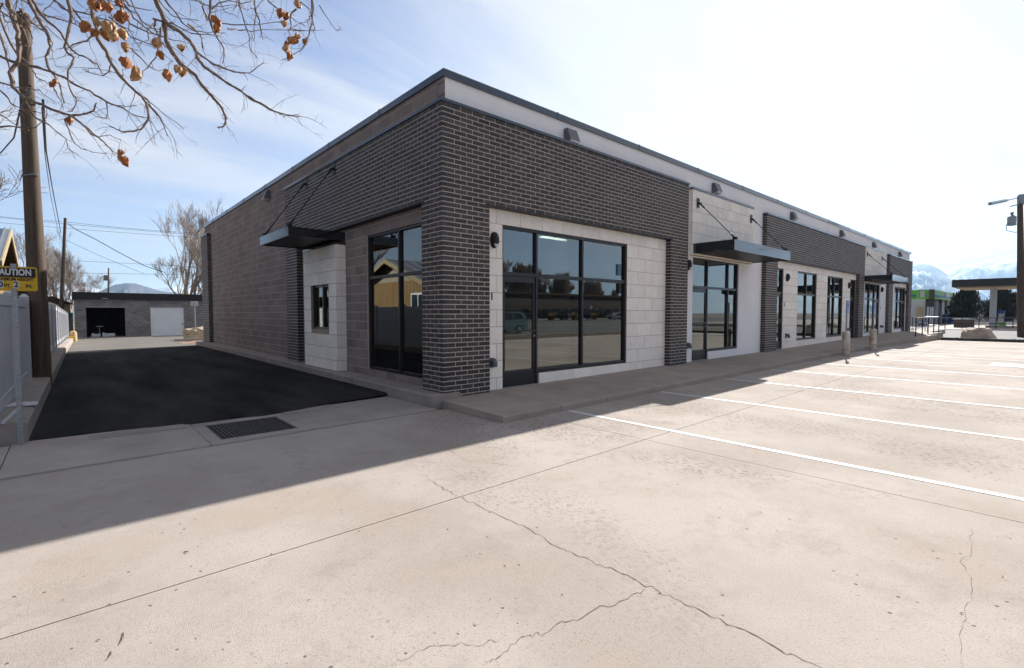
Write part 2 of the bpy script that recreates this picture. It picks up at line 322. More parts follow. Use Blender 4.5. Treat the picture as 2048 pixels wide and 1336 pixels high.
# ------------------------------------------------------------------ terrain, roads, mountains
ground = MB()
nr = [0, 60, 140, 320, 800, 2000, 4200, 9500]; na = 72
for r in nr:
    for a in range(na): t = 2*math.pi*a/na; ground.v.append((r*math.cos(t), r*math.sin(t), -.8))
for j in range(len(nr)-1):
    for a in range(na): q = (a+1) % na; ground.f.append((j*na+a, (j+1)*na+a, (j+1)*na+q, j*na+q))
ground.build('ground', DIRT, kind='structure')
def sheet(name, x0, x1, y0, y1, m, zf, nx=2, ny=2, skirt=.8, parent=None, kind='structure'):
    b = MB(); xs = [x0 + (x1-x0)*i/nx for i in range(nx+1)]; ys = [y0 + (y1-y0)*i/ny for i in range(ny+1)]
    for y in ys:
        for x in xs: b.v.append((x, y, zf(x, y)))
    W = nx + 1
    for j in range(ny):
        for i in range(nx): b.f.append((j*W+i, j*W+i+1, (j+1)*W+i+1, (j+1)*W+i))
    ring = [i for i in range(W)] + [j*W+nx for j in range(1, ny+1)] + [ny*W+i for i in range(nx-1, -1, -1)] + [j*W for j in range(ny-1, 0, -1)]
    base = len(b.v)
    for i in ring: v = b.v[i]; b.v.append((v[0], v[1], v[2]-skirt))
    for a in range(len(ring)): q = (a+1) % len(ring); b.f.append((ring[q], ring[a], base+a, base+q))
    return b.build(name, m, parent, kind=kind if parent is None else None)
sheet('road', -160, 240, -62, -15.2, ROAD, lambda x, y: -.22, 4, 2)
sheet('far_parking', -160, 240, -130, -62.2, OLDASPH, lambda x, y: -.12, 2, 2)
sheet('side_street', 32.6, 54, -15, 70, ROAD, lambda x, y: -.10, 2, 2)
sheet('station_forecourt', 54.1, 150, -30, 60, APRON, lambda x, y: -.06, 2, 2)
sheet('yard', -60, -5.75, -12, 60, DIRT, lambda x, y: -.10, 2, 2, .6)
sheet('back_lot', 0.2, 31, 20.2, 60, OLDASPH, lambda x, y: -.15 - .0175*(y-20), 2, 3)
b = MB()
for (y0, y1) in ((-38.2, -38.05), (-37.8, -37.65)): b.box(-160, 240, y0, y1, -.216, -.214)
for k in range(-10, 24):
    for yy in (-26.5, -49): b.box(k*10, k*10+3, yy, yy+.13, -.216, -.214)
b.build('lane_marking', PAINTW, bpy.data.objects['road'])

def ridge(name, prof, dist, thick, snow, seed, a0=None, label=None):
    """mountain range as terrain: prof = [(azimuth px or angle, elevation)] already in world azimuth"""
    b = MB(); sv = []; az = [p[0] for p in prof]; n = 260; rows = 40
    for j in range(rows):
        u = j / (rows - 1)
        for i in range(n):
            a = az[0] + (az[-1] - az[0]) * i / (n - 1); e = interp(a, prof)
            r = dist - thick + 2 * thick * u; f = math.sin(math.pi * min(1, u / 1.0)) if u < .5 else math.cos(math.pi * (u - .5))
            h = max(0, f) * math.tan(e) * dist
            p = Vector((a * 14, u * 4.2, seed)); w = noise.fractal(p, 1.0, 2.0, 5)
            w2 = abs(noise.fractal(Vector((a * 22, u * 7, seed + 9)), 1.0, 2.0, 4))
            if .02 < u < .98: h = h * (1 + .0) - (1 - f) * 0 + (w * .30 - w2 * .50) * math.tan(e) * dist * (1 - .95 * max(0, f) ** 4)
            b.v.append((CAM.x + r*math.cos(a), CAM.y + r*math.sin(a), max(h, -.9) + (0 if 0 < u < 1 else -2)))
            sv.append(snow + .16 * h / (math.tan(.1) * dist))
    for j in range(rows-1):
        for i in range(n-1): b.f.append((j*n+i+1, j*n+i, (j+1)*n+i, (j+1)*n+i+1))
    o = b.build(name, MOUNT, smooth=True, kind='structure'); at_ = o.data.attributes.new('snow', 'FLOAT', 'POINT'); at_.data.foreach_set('value', sv); return o
def azp(px): return YAW - math.atan((px - CX) / F)
def elp(px, py): return math.atan((626 - py) / F * math.cos(math.atan((px - CX) / F)))
def prof(pts): return sorted([(azp(x), elp(x, y)) for x, y in pts])
ridge('mountain', prof([(2900, 540), (2600, 515), (2300, 508), (2120, 512), (2048, 520), (2031, 522), (1978, 528), (1940, 529), (1925, 531), (1895, 543), (1884, 556), (1872, 580), (1840, 600)]), 7600, 2300, .17, 3)
ridge('mountain', prof([(1960, 600), (1925, 583), (1900, 556), (1886, 545), (1872, 537), (1856, 531), (1835, 529), (1812, 532), (1700, 548), (1500, 570), (1200, 590), (900, 596)]), 6000, 1900, .17, 11)
ridge('mountain', prof([(420, 596), (380, 590), (320, 581), (300, 575), (287, 571), (272, 567), (256, 566), (236, 568), (222, 573), (205, 581), (180, 592), (140, 600)]), 5200, 1000, -.22, 23)
ridge('mountain', prof([(900, 590), (520, 580), (440, 574), (400, 578), (368, 574), (345, 573), (325, 577), (300, 584), (230, 582), (200, 577), (160, 573), (131, 571), (90, 574), (30, 573), (-100, 572), (-600, 580)]), 8000, 1500, .30, 31)
ridge('mountain', [(YAW + R(80) + R(24)*i, R(2.6 + 1.4*math.sin(i*2.1))) for i in range(9)], 7400, 1500, .1, 47)

# ------------------------------------------------------------------ parking lot slabs, joints, paint
lot = thing('parking_lot', (10, -5, -.17), kind='structure')
def slab(parent, pts, zf, m, name='slab', t=.12, gap=.005):
    cx = sum(p[0] for p in pts)/len(pts); cy = sum(p[1] for p in pts)/len(pts); q = []
    for x, y in pts: q.append((x + (gap if x < cx else -gap), y + (gap if y < cy else -gap)))
    a = [(x, y, zf(x, y) - t) for x, y in q]; c = [(x, y, zf(x, y)) for x, y in q]
    return MB().prism(a, c).build(name, m, parent)
XS = [.62, 6.55, 12.5, 18.5, 24.5, 31]; YS = [-13.2, -8.6, -3.5, -1.63]
for i in range(len(XS)-1):
    for j in range(len(YS)-1): slab(lot, [(XS[i], YS[j]), (XS[i+1], YS[j]), (XS[i+1], YS[j+1]), (XS[i], YS[j+1])], lotz, LOT)
slab(lot, [(-20, -3.5), (.62, -3.5), (.62, -1.63), (-.085, -1.63), (-.085, -.22), (-20, -.22)], lotz, LOT)
for j in range(2): slab(lot, [(-20, YS[j]), (.62, YS[j]), (.62, YS[j+1]), (-20, YS[j+1])], lotz, LOT)
MB().hexa([(-20, -13.2, -.6), (31, -13.2, -.6), (31, -.3, -.6), (-20, -.3, -.6), (-20, -13.2, -.30), (31, -13.2, -.13), (31, -.3, -.13), (-20, -.3, -.30)]).build('joint_bed', CRACK, lot)
def flat_strip(name, pts, w, m, parent, dz=.004, jit=0):
    b = MB(); P = []
    for k, (x, y) in enumerate(pts):
        a = pts[max(k-1, 0)]; c = pts[min(k+1, len(pts)-1)]; d = Vector((c[0]-a[0], c[1]-a[1])).normalized(); n = Vector((-d.y, d.x))
        ww = (w if not isinstance(w, list) else w[k]) * .5; P.append(((x+n.x*ww, y+n.y*ww), (x-n.x*ww, y-n.y*ww)))
    for p, q in P: b.v += [(p[0], p[1], lotz(*p)+dz), (q[0], q[1], lotz(*q)+dz)]
    for k in range(len(pts)-1): b.f.append((2*k, 2*k+1, 2*k+3, 2*k+2))
    return b.build(name, m, parent)
for k, x in enumerate([1.26, 3.97, 6.68, 9.40, 12.05, 14.72, 17.3, 18.9, 20.2, 22.9, 25.6]):
    y0 = -1.68 if k < 5 else -1.9
    flat_strip('parking_line', [(x, y0 - i*.35) for i in range(17)], .088, PAINTW, lot)
# blue accessible-bay marking
p = pixz(2031, 731, -.09)
flat_strip('parking_symbol', [(p.x-.5, p.y), (p.x+.5, p.y)], 1.0, mat('pale_blue_paint', (.50, .62, .74), (.62, .66, .70), scale=7), lot, .004)
def crackline(px, w, seed, n=10):
    rnd = random.Random(seed); pts = []
    for (a, b_), (c, d) in zip(px, px[1:]):
        for i in range(n): t = i/n; pts.append((a + (c-a)*t, b_ + (d-b_)*t))
    pts.append(px[-1]); W = [pixz(x, y, -.175) for x, y in pts]; o = []; off = 0
    for i, q in enumerate(W):
        off = off*.5 + rnd.uniform(-1, 1)*.017; o.append((q.x + off, q.y + off*.8))
    ws = [w*.8*rnd.choice((.5, .7, .9, 1.1, 1.4))*(1 if 2 < i < len(o)-3 else .3) for i in range(len(o))]
    flat_strip('crack', o, ws, CRACK, lot, .002)
crackline([(858, 960), (890, 978), (925, 997), (975, 1018), (1045, 1050), (1120, 1098), (1180, 1122), (1225, 1138), (1290, 1168), (1350, 1200), (1440, 1240), (1560, 1300), (1660, 1340)], .0065, 1, 9)
crackline([(1300, 1172), (1250, 1200), (1200, 1218), (1130, 1240), (1080, 1265), (1040, 1280), (1000, 1312), (960, 1335)], .0045, 2, 8)
crackline([(720, 850), (800, 880), (880, 890), (930, 920), (1060, 938)], .004, 3, 8)
crackline([(1935, 1045), (1945, 1090), (1925, 1130), (1945, 1160), (1930, 1250), (1920, 1336)], .0025, 4, 9)
crackline([(820, 945), (870, 962)], .004, 5, 8)
crackline([(1600, 930), (1580, 945)], .003, 6, 8)
crackline([(760, 1336), (860, 1290), (960, 1282), (1010, 1275)], .003, 8, 8)
# south edge wall, road kerbs
kw = thing('kerb_wall', (8, -14, -.2), 'low pale concrete kerb wall between the parking lot and the wide road', 'wall')
for k in range(16): MB().box(-32 + k*4.6, -32 + k*4.6 + 4.58, -14.2, -13.9, -.25, .10).build('wall_block', KERB, kw)
sheet('verge', -60, 45, -15.1, -14.25, DIRT, lambda x, y: -.14, 2, 1, .5)

# ------------------------------------------------------------------ sidewalks and apron
side = thing('sidewalk', (8, -.8, 0), kind='structure')
def outer(x): return -1.63 if x < 24 else -1.63 - .09*(x-24)
jx = [-.085, 1.14, 2.33, 3.82, 5.34, 6.92, 8.5, 10.15, 11.75, 13.1, 14.5, 16, 17.5, 19, 20.5, 22, 23.5, 25, 26.5, 28, 29.5, 31]
for a, c in zip(jx, jx[1:]):
    g = .008; a2, c2 = a + g, c - g; yo = outer
    bot = [(a2, yo(a2), -.4), (c2, yo(c2), -.4), (c2, .30, -.4), (a2, .30, -.4)]
    rise = lambda x: 0 if x < 24 else .012*(x-24)
    # rounded kerb nose
    r = .02; m_ = MB(); rings = []
    for x in (a2, c2):
        y0 = yo(x); zt = walkz(x, y0) + rise(x)
        rings.append([(x, y0, -.4), (x, y0, zt - r), (x, y0 + r*.3, zt - r*.3), (x, y0 + r, zt), (x, .30, walkz(x, 0) + rise(x)), (x, .30, -.4)])
    m_.prism(rings[0], rings[1]); m_.build('slab', WALK, side)
MB().box(31.005, 36.2, -1.85, .3, -.4, .20).build('slab', WALK, side); MB().box(36.21, 44, -1.0, .3, -.4, .17).build('slab', WALK, side)
lw = thing('side_kerb', (-.1, 9, -.1), kind='structure')
ky = [-.08, 1.0, 3.1, 4.75, 6.45, 9.2, 12.0, 15.3, 18.0, 20.3]
for a, c in zip(ky, ky[1:]):
    z0, z1 = .045 + .002*a, .045 + .002*c; r = .018
    rg = lambda y, z: [(-.25, y, -.45), (-.25, y, z-r), (-.25+r, y, z), (.30, y, z+.004), (.30, y, -.45)]
    MB().prism(rg(a+.004, z0), rg(c-.004, z1)).build('kerb_stone', KERB, lw)
apron = thing('apron', (-2.8, .6, -.18), kind='structure')
az = lambda x, y: -.172 + .004*(x+5) + .002
slab(apron, [(-14, -.22), (-5.2, -.22), (-5.2, 1.35), (-14, 1.35)], az, APRON)
slab(apron, [(-5.2, -.22), (-3.42, -.22), (-3.42, 1.40), (-5.2, 1.52)], az, APRON)
slab(apron, [(-2.22, -.22), (-.26, -.22), (-.26, 1.45), (-2.22, 1.36)], az, APRON)
slab(apron, [(-3.42, -.22), (-2.22, -.22), (-2.22, .0), (-3.42, .0)], az, APRON)
slab(apron, [(-3.42, 1.0), (-2.22, 1.0), (-2.22, 1.20), (-3.42, 1.22)], az, APRON)
for x0, x1 in ((-3.42, -3.28), (-2.36, -2.22)): slab(apron, [(x0, 0), (x1, 0), (x1, 1.0), (x0, 1.0)], az, APRON, gap=.001)
for q in ([(-4.5, 1.08), (-3.48, 1.02), (-3.48, 1.33), (-4.5, 1.36)], [(-2.2, .98), (-1.55, 1.02), (-1.35, 1.42), (-2.2, 1.4)]):
    MB().poly([(x, y, az(x, y)+.004) for x, y in q]).build('patch', KERB, apron)
gr = thing('drain_grate', (-2.82, .5, -.2), 'rusty iron drain grate set in the concrete apron before the alley', 'drain grate')
zg = -.172; MB().box(-3.28, -2.36, 0, 1.0, zg-.30, zg-.28).build('pit_floor', INK, gr)
fr = MB()
for q in ((-3.279, -2.361, .001, .03), (-3.279, -2.361, .97, .999), (-3.279, -3.25, .03, .97), (-2.39, -2.361, .03, .97)): fr.box(*q, zg-.28, zg+.004)
IRON = mat('cast_iron', (.075, .066, .062), (.045, .038, .035), rough=.7, scale=20, bump=.4)
fr.build('grate_frame', IRON, gr)
for i in range(1, 19): MB().box(-3.25 + i*.0453-.011, -3.25 + i*.0453+.011, .03, .97, zg-.03, zg).build('bar', IRON, gr)
for i in range(1, 10): MB().box(-3.25, -2.39, .03 + i*.094-.012, .03 + i*.094+.012, zg-.03, zg-.002).build('bar', IRON, gr)

# alley asphalt (ragged front edge)
b = MB(); nx_, ny_ = 20, 30; rnd = random.Random(5)
for j in range(ny_+1):
    y = 1.3 + (20.2-1.3)*(j/ny_)**1.3
    for i in range(nx_+1):
        x0, x1 = -5.25 + .0157*y, (-.2 if y < 20.3 else .3); x = x0 + (x1-x0)*i/nx_; yy = y
        if j == 0: yy = interp(x, [(-6, 1.50), (-4.4, 1.43), (-3.4, 1.24), (-2.4, 1.15), (-1.5, 1.36), (-.4, 1.44)]) + rnd.uniform(-.025, .025)
        b.v.append((x, yy, alleyz(x, yy) + .012 + (.0 if j else -.03)))
W = nx_+1
for j in range(ny_):
    for i in range(nx_): b.f.append((j*W+i, j*W+i+1, (j+1)*W+i+1, (j+1)*W+i))
b.build('alley', ASPH, kind='structure')
sheet('rear_yard', -4.95, .25, 20.21, 46, OLDASPH, lambda x, y: alleyz(x, y) + .006, 4, 6)
slab_bed = MB().hexa([(-14, -.2, -.5), (-.26, -.2, -.5), (-.26, 2.0, -.5), (-14, 2.0, -.5), (-14, -.2, -.30), (-.26, -.2, -.30), (-.26, 1.6, -.30), (-14, 1.6, -.30)]).build('bed', CRACK, apron)
# retaining kerb under the fence
rk = thing('retaining_kerb', (-5.2, 10, 0), kind='structure')
def rkz(y): return .085 - .0175*max(0, y-19)
for a, c in [(1.45, 7.0)] + [(7.45 + i*3, 10.45 + i*3 - .01) for i in range(11)]:
    rg = lambda y: [(fx(y)-.5, y, -1.0), (fx(y)+.30, y, -1.0), (fx(y)+.30, y, rkz(y)-.03), (fx(y)+.27, y, rkz(y)), (fx(y)-.5, y, rkz(y)+.01)]
    MB().prism(rg(a), rg(c)).build('kerb_stone', KERB, rk)

# ------------------------------------------------------------------ the commercial building
BC, BL = .0813, .254
bld = thing('commercial_building', (8, 4, 0), 'single-storey retail building of dark brick, white stone and brown block with flat roof', 'building')
bricks = []          # (centre, size)
def brick_face(axis, u0, u1, ncourse, z0=0.0, openings=(), corner0=None, corner1=None, plane=0.0, deep=.148, c0=-1):
    """running-bond bricks on the plane y=plane (axis 'x') or x=plane (axis 'y')"""
    for c in range(c0, ncourse):
        za, zb = z0 + c*BC + .0075, z0 + (c+1)*BC - .0075; zm_ = (za+zb)/2
        spans = [(u0, u1, True, True)]
        for (oa, ob, oz0, oz1) in openings:
            if oz0 - .03 < zm_ < oz1:
                ns = []
                for (a, b_, ea, eb) in spans:
                    if oa > a: ns.append((a, min(b_, oa), ea, True))
                    if ob < b_: ns.append((max(a, ob), b_, True, eb))
                spans = ns
        odd = c % 2
        for (a, b_, ea, eb) in spans:
            s = a
            if corner0 is not None and a == u0: s = a + (.10 if odd == corner0 else 0)
            grid0 = u0 + (BL*.5 if odd else 0) - BL
            edges = [s]; g = grid0
            while g < b_ - .045:
                if g > s + .045: edges.append(g)
                g += BL
            edges.append(b_)
            for i, (p, q) in enumerate(zip(edges, edges[1:])):
                pa = p + (.007 if i else 0.0); qb = q - (.007 if q != b_ else 0.0)
                first, last = i == 0, i == len(edges) - 2
                d = deep if ((first and ea) or (last and eb)) else .06
                if corner0 is not None and first and a == u0: d = .095
                w = qb - pa
                if w < .02: continue
                jj = random.uniform(0, .003)
                if axis == 'x': bricks.append(((pa+w/2, plane + d/2 + jj, zm_), (w, d, zb-za)))
                else: bricks.append(((plane + d/2 + jj, pa+w/2, zm_), (d, w, zb-za)))
H1, HEAD = 60, 41*BC
brick_face('x', 0, 8.0, H1, openings=[(1.01, 7.12, -1, HEAD)], corner0=1)
brick_face('y', 0, 7.95, H1, openings=[(.65, 7.04, -1, HEAD)], corner0=0, c0=0)
brick_face('x', 13.3, 25.8, 59, openings=[(14.33, 24.9, -1, HEAD)])
brick_face('x', 31.2, 37.6, 59, openings=[(32.2, 36.7, -1, HEAD)], c0=1)
brick_face('y', 18.6, 19.95, 60, c0=0)
# mortar beds behind the bricks
mb = MB(); e = .0045
mb.box(e, 1.01-e, e, .15, -.12, 4.875); mb.box(7.12+e, 8-e, e, .15, -.1, 4.875); mb.box(1.01-e, 7.12+e, e, .15, HEAD+.006, 4.874)
mb.box(e, .15, .15, .65-e, -.1, 4.875); mb.box(e, .15, 7.04+e, 7.95-e, .02, 4.875); mb.box(e, .15, .65-e, 7.04+e, HEAD+.006, 4.874)
mb.box(13.3+e, 14.33-e, e, .15, -.1, 4.79); mb.box(24.9+e, 25.8-e, e, .15, -.1, 4.79); mb.box(14.33-e, 24.9+e, e, .15, HEAD+.006, 4.789)
mb.box(31.2+e, 32.2-e, e, .15, -.1, 4.79); mb.box(36.7+e, 37.6-e, e, .15, -.1, 4.79); mb.box(32.2-e, 36.7+e, e, .15, HEAD+.006, 4.789)
mb.box(e, .15, 18.6+e, 19.95-e, -.1, 4.87)
mb.build_each('mortar_bed', MORTAR, bld)
def split_pieces(pieces, name, m, rest_name, parent, limit=300):
    """largest-looking pieces become objects of their own, the rest one joined mesh"""
    def score(p):
        q = Vector(p[0]); v = q - CAM; d = v.dot(FW)
        if d < .5: return 0
        px = F*v.dot(RT)/d + CX; py = CY - F*v.dot(UP)/d
        if not (-10 < px < 2058 and -10 < py < 1346): return 0
        n = Vector((0, 1, 0)) if p[1][0] > p[1][1] else Vector((1, 0, 0))
        return p[1][2]*max(p[1][0], p[1][1])*abs(v.normalized().dot(n))/(d*d)
    srt = sorted(pieces, key=score, reverse=True); cache = {}
    for c, s in srt[:limit]:
        key = tuple(round(a, 3) for a in s)
        if key not in cache: x, y, z = (a/2 for a in key); cache[key] = MB().box(-x, x, -y, y, -z, z).mesh(name, m)
        o = bpy.data.objects.new(name, cache[key]); col.objects.link(o); o.parent = parent; o.matrix_parent_inverse = parent.matrix_basis.inverted(); o.location = c
    if len(srt) > limit:
        b = MB()
        for c, s in srt[limit:]: b.box(c[0]-s[0]/2, c[0]+s[0]/2, c[1]-s[1]/2, c[1]+s[1]/2, c[2]-s[2]/2, c[2]+s[2]/2)
        b.build(rest_name, m, parent, kind='stuff')
split_pieces(bricks, 'brick', BRICK, 'bricks', bld)
# steel lintels
lt = MB(); lt.box(.93, 7.2, -.004, .149, HEAD-.012, HEAD+.004); lt.box(14.25, 24.98, -.004, .149, HEAD-.012, HEAD+.004); lt.box(32.1, 36.8, -.004, .149, HEAD-.012, HEAD+.004)
lt.box(-.004, .149, .57, 7.12, HEAD-.012, HEAD+.004); lt.build_each('lintel', BLACK, bld)

# openings in the walls: front (x0,x1,z0,z1)
W1 = (1.44, 5.40, -.1, 3.05); W2 = (8.55, 11.5, -.1, 2.98); D3 = (14.36, 15.30, -.1, 3.05); W3a = (16.78, 19.02, .31, 3.05); W3b = (20.45, 22.72, .32, 3.05)
D4 = (23.95, 24.88, -.1, 3.05); W4 = (26.6, 29.75, -.1, 3.0); W5 = (33.4, 36.5, -.1, 3.02)
def wall_boxes(b, u0, u1, z0, z1, d0, d1, ops, axis='x'):
    us = sorted({u0, u1, *[max(u0, min(u1, o[0])) for o in ops], *[max(u0, min(u1, o[1])) for o in ops]}); zs = sorted({z0, z1, *[max(z0, min(z1, o[2])) for o in ops], *[max(z0, min(z1, o[3])) for o in ops]})
    for a, c in zip(us, us[1:]):
        run = None
        for e_, f in zip(zs, zs[1:]):
            hole = any(o[0] <= (a+c)/2 <= o[1] and o[2] <= (e_+f)/2 <= o[3] for o in ops)
            if not hole and run is None: run = e_
            if hole and run is not None: (b.box(a, c, d0, d1, run, e_) if axis == 'x' else b.box(d0, d1, a, c, run, e_)); run = None
        if run is not None: (b.box(a, c, d0, d1, run, zs[-1]) if axis == 'x' else b.box(d0, d1, a, c, run, zs[-1]))
w = MB()
wall_boxes(w, .15, 8.0, -.3, 4.80, .158, .36, [W1]); wall_boxes(w, 13.3, 25.8, -.3, 4.80, .158, .36, [D3, W3a, W3b, D4]); wall_boxes(w, 31.2, 37.45, -.3, 4.80, .158, .36, [W5])
w.build_each('front_wall', GROUT, bld)
w = MB(); wall_boxes(w, 8.0, 13.3, -.3, 4.80, .15, .36, [W2]); wall_boxes(w, 25.8, 31.2, -.3, 4.80, .15, .36, [W4]); w.build_each('stucco_wall', STUCCO, bld)
MB().box(.175, 37.45, .15, .36, 4.80, 5.37).build('parapet', STUCCO, bld)
# stone tiles
stones = []
def stones_face(u0, u1, rows, ops, plane=.15, axis='x', tw=.61, d=.02, off=0.0):
    for r, (za, zb) in enumerate(rows):
        zm_ = (za+zb)/2; spans = [(u0, u1)]
        for o in ops:
            if o[2] < zm_ < o[3]:
                ns = []
                for a, b_ in spans:
                    if o[1] <= a or o[0] >= b_: ns.append((a, b_)); continue
                    if o[0] > a: ns.append((a, o[0]))
                    if o[1] < b_: ns.append((o[1], b_))
                spans = ns
        for a, b_ in spans:
            ed = [a]; g = u0 + off - (tw/2 if r % 2 else 0)
            while g < b_ - .12:
                if g > a + .12: ed.append(g)
                g += tw
            ed.append(b_)
            for p, q in zip(ed, ed[1:]):
                pa, qb = p + (.005 if p != a else 0), q - (.005 if q != b_ else 0)
                if axis == 'x': stones.append((((pa+qb)/2, plane+d/2, zm_), (qb-pa, d, zb-za-.010)))
                else: stones.append(((plane+d/2, (pa+qb)/2, zm_), (d, qb-pa, zb-za-.010)))
ROWS = [(-.12, .19)] + [(.19 + .3178*i, .19 + .3178*(i+1)) for i in range(9)] + [(3.05, HEAD-.013)]
stones_face(1.01, 7.12, ROWS, [W1], off=.28)
R3 = [(-.1, .31)] + [(.31 + .3044*i, .31 + .3044*(i+1)) for i in range(9)] + [(3.05, HEAD-.013)]
stones_face(14.33, 24.9, R3, [(14.30, 15.31, -1, 3.05), W3a, W3b, (23.94, 24.95, -1, 3.05)], off=.3)
stones_face(32.2, 36.7, R3, [W5], off=.2)
PR = [(3.02 + .302*i, 3.02 + .302*(i+1)) for i in range(6)]
stones_face(8.31, 12.3, PR, [], plane=.05, off=.25); stones_face(26.15, 29.9, PR, [], plane=.05, off=.25)
pb = MB(); pb.box(8.32, 12.29, .058, .15, 3.02, 4.83); pb.box(26.16, 29.89, .058, .15, 3.02, 4.83); pb.build_each('panel_back', GROUT, bld)
for x0, z in ((8.31, 3.02), (26.15, 3.02)):
    for i in range(6): stones.append(((x0+.004, .112, 3.02+.302*i+.151), (.012, .076, .296)))
# left wall: brown block with openings
LW = (.72, 3.12, .19, 3.05); LD = (4.65, 5.82, 1.0, 2.2)
w = MB(); wall_boxes(w, .36, 19.9, -.3, 5.37, .1535, .36, [LW, LD], 'y'); w.build('side_wall', CMUJ, bld)
blocks = []
def block_face(u0, u1, z0, z1, ops, plane=.15, d=.03, bw=.4064, bh=.2032, out=blocks, axis='y'):
    r = 0; z = z0
    while z < z1 - .03:
        zb = min(z + bh, z1); zm_ = (z+zb)/2; spans = [(u0, u1)]
        for o in ops:
            if o[2] < zm_ < o[3]:
                ns = []
                for a, b_ in spans:
                    if o[1] <= a or o[0] >= b_: ns.append((a, b_)); continue
                    if o[0] > a: ns.append((a, o[0]))
                    if o[1] < b_: ns.append((o[1], b_))
                spans = ns
        for a, b_ in spans:
            ed = [a]; g = u0 + (bw/2 if r % 2 else 0)
            while g < b_ - .06:
                if g > a + .06: ed.append(g)
                g += bw
            ed.append(b_)
            for p, q in zip(ed, ed[1:]):
                pa, qb = p + .006, q - .006
                if axis == 'y': out.append(((plane+d/2, (pa+qb)/2, zm_), (d, qb-pa, zb-z-.014)))
                else: out.append((((pa+qb)/2, plane+d/2, zm_), (qb-pa, d, zb-z-.014)))
        z += bh; r += 1
block_face(.15, 7.05, 4.877, 5.37, []); block_face(7.95, 18.6, 0.0, 5.37, []); block_face(7.05, 7.95, 4.877, 5.37, []); block_face(18.6, 19.9, 4.877, 5.37, [])
block_face(.655, 4.2, 0.0, HEAD, [LW]); block_face(4.2, 7.035, 2.95, HEAD, []); block_face(6.3, 7.035, 0, 2.95, [])
split_pieces(blocks, 'block', CMU, 'blocks', bld)
# projecting service-window bay of stone
BR = [(.06, .30)] + [(.30 + .297*i, .30 + .297*(i+1)) for i in range(9)]
w = MB(); wall_boxes(w, 4.208, 6.292, .03, 2.97, -.072, .15, [LD], 'y'); w.build('service_bay', GROUT, bld)
stones_face(4.20, 6.30, BR, [LD], plane=-.08, axis='y', tw=.53, d=.012, off=.26)
for i, (za, zb) in enumerate(BR):
    if i % 2: stones.append(((.035, 4.204, (za+zb)/2), (.228, .008, zb-za-.010)))
    else:
        for xa, xb in ((-.079, .03), (.036, .149)): stones.append((((xa+xb)/2, 4.204, (za+zb)/2), (xb-xa, .008, zb-za-.010)))
split_pieces(stones, 'stone_tile', STONE, 'stone_tiles', bld)
# copings
cp = MB(); cp.box(.12, 37.5, .115, .40, 5.36, 5.48); cp.box(.115, .40, .40, 19.95, 5.36, 5.479)
cp.build_each('roof_coping', COPING, bld)
cs = MB()
for i in range(13): cs.box(2.9+i*2.9, 2.92+i*2.9, .105, .41, 5.36, 5.492)
for i in range(7): cs.box(.105, .41, 2.4+i*2.6, 2.42+i*2.6, 5.36, 5.492)
cs.build_each('coping_seam', COPING, bld)
def hat(x0, x1, y0, y1, z): MB().box(x0, x1, y0, y1, z-.005, z+.045).build('wall_coping', COPING, bld)
hat(-.02, 8.02, -.02, .149, 4.885); hat(-.02, .149, .149, 7.97, 4.884); hat(13.28, 25.82, -.02, .149, 4.80); hat(31.18, 37.62, -.02, .149, 4.80)
hat(8.28, 12.33, .03, .149, 4.838); hat(26.12, 29.93, .03, .149, 4.838); hat(-.02, .149, 18.58, 19.97, 4.885); hat(-.09, .149, 4.19, 6.31, 2.975)
# shell, roof, interior
MB().box(.36, 37.45, .36, 19.9, 4.4, 4.6).build('roof', INFLOOR, bld)
MB().box(.36, 37.45, .36, 13, -.3, 0.0).build('floor', INFLOOR, bld)
w = MB(); w.box(37.25, 37.45, .36, 19.9, -.3, 5.37); w.box(.36, 37.25, 19.7, 19.9, -.3, 5.37); w.box(.36, 37.25, 12, 12.2, 0, 4.4)
for x in (8.1, 13.2, 19.7, 25.7, 31.2): w.box(x, x+.15, .36, 12, 0, 4.4)
w.build_each('inner_wall', DRYWALL, bld); MB().box(.36, 37.25, .36, 12, 3.6, 3.64).build('ceiling', DRYWALL, bld)

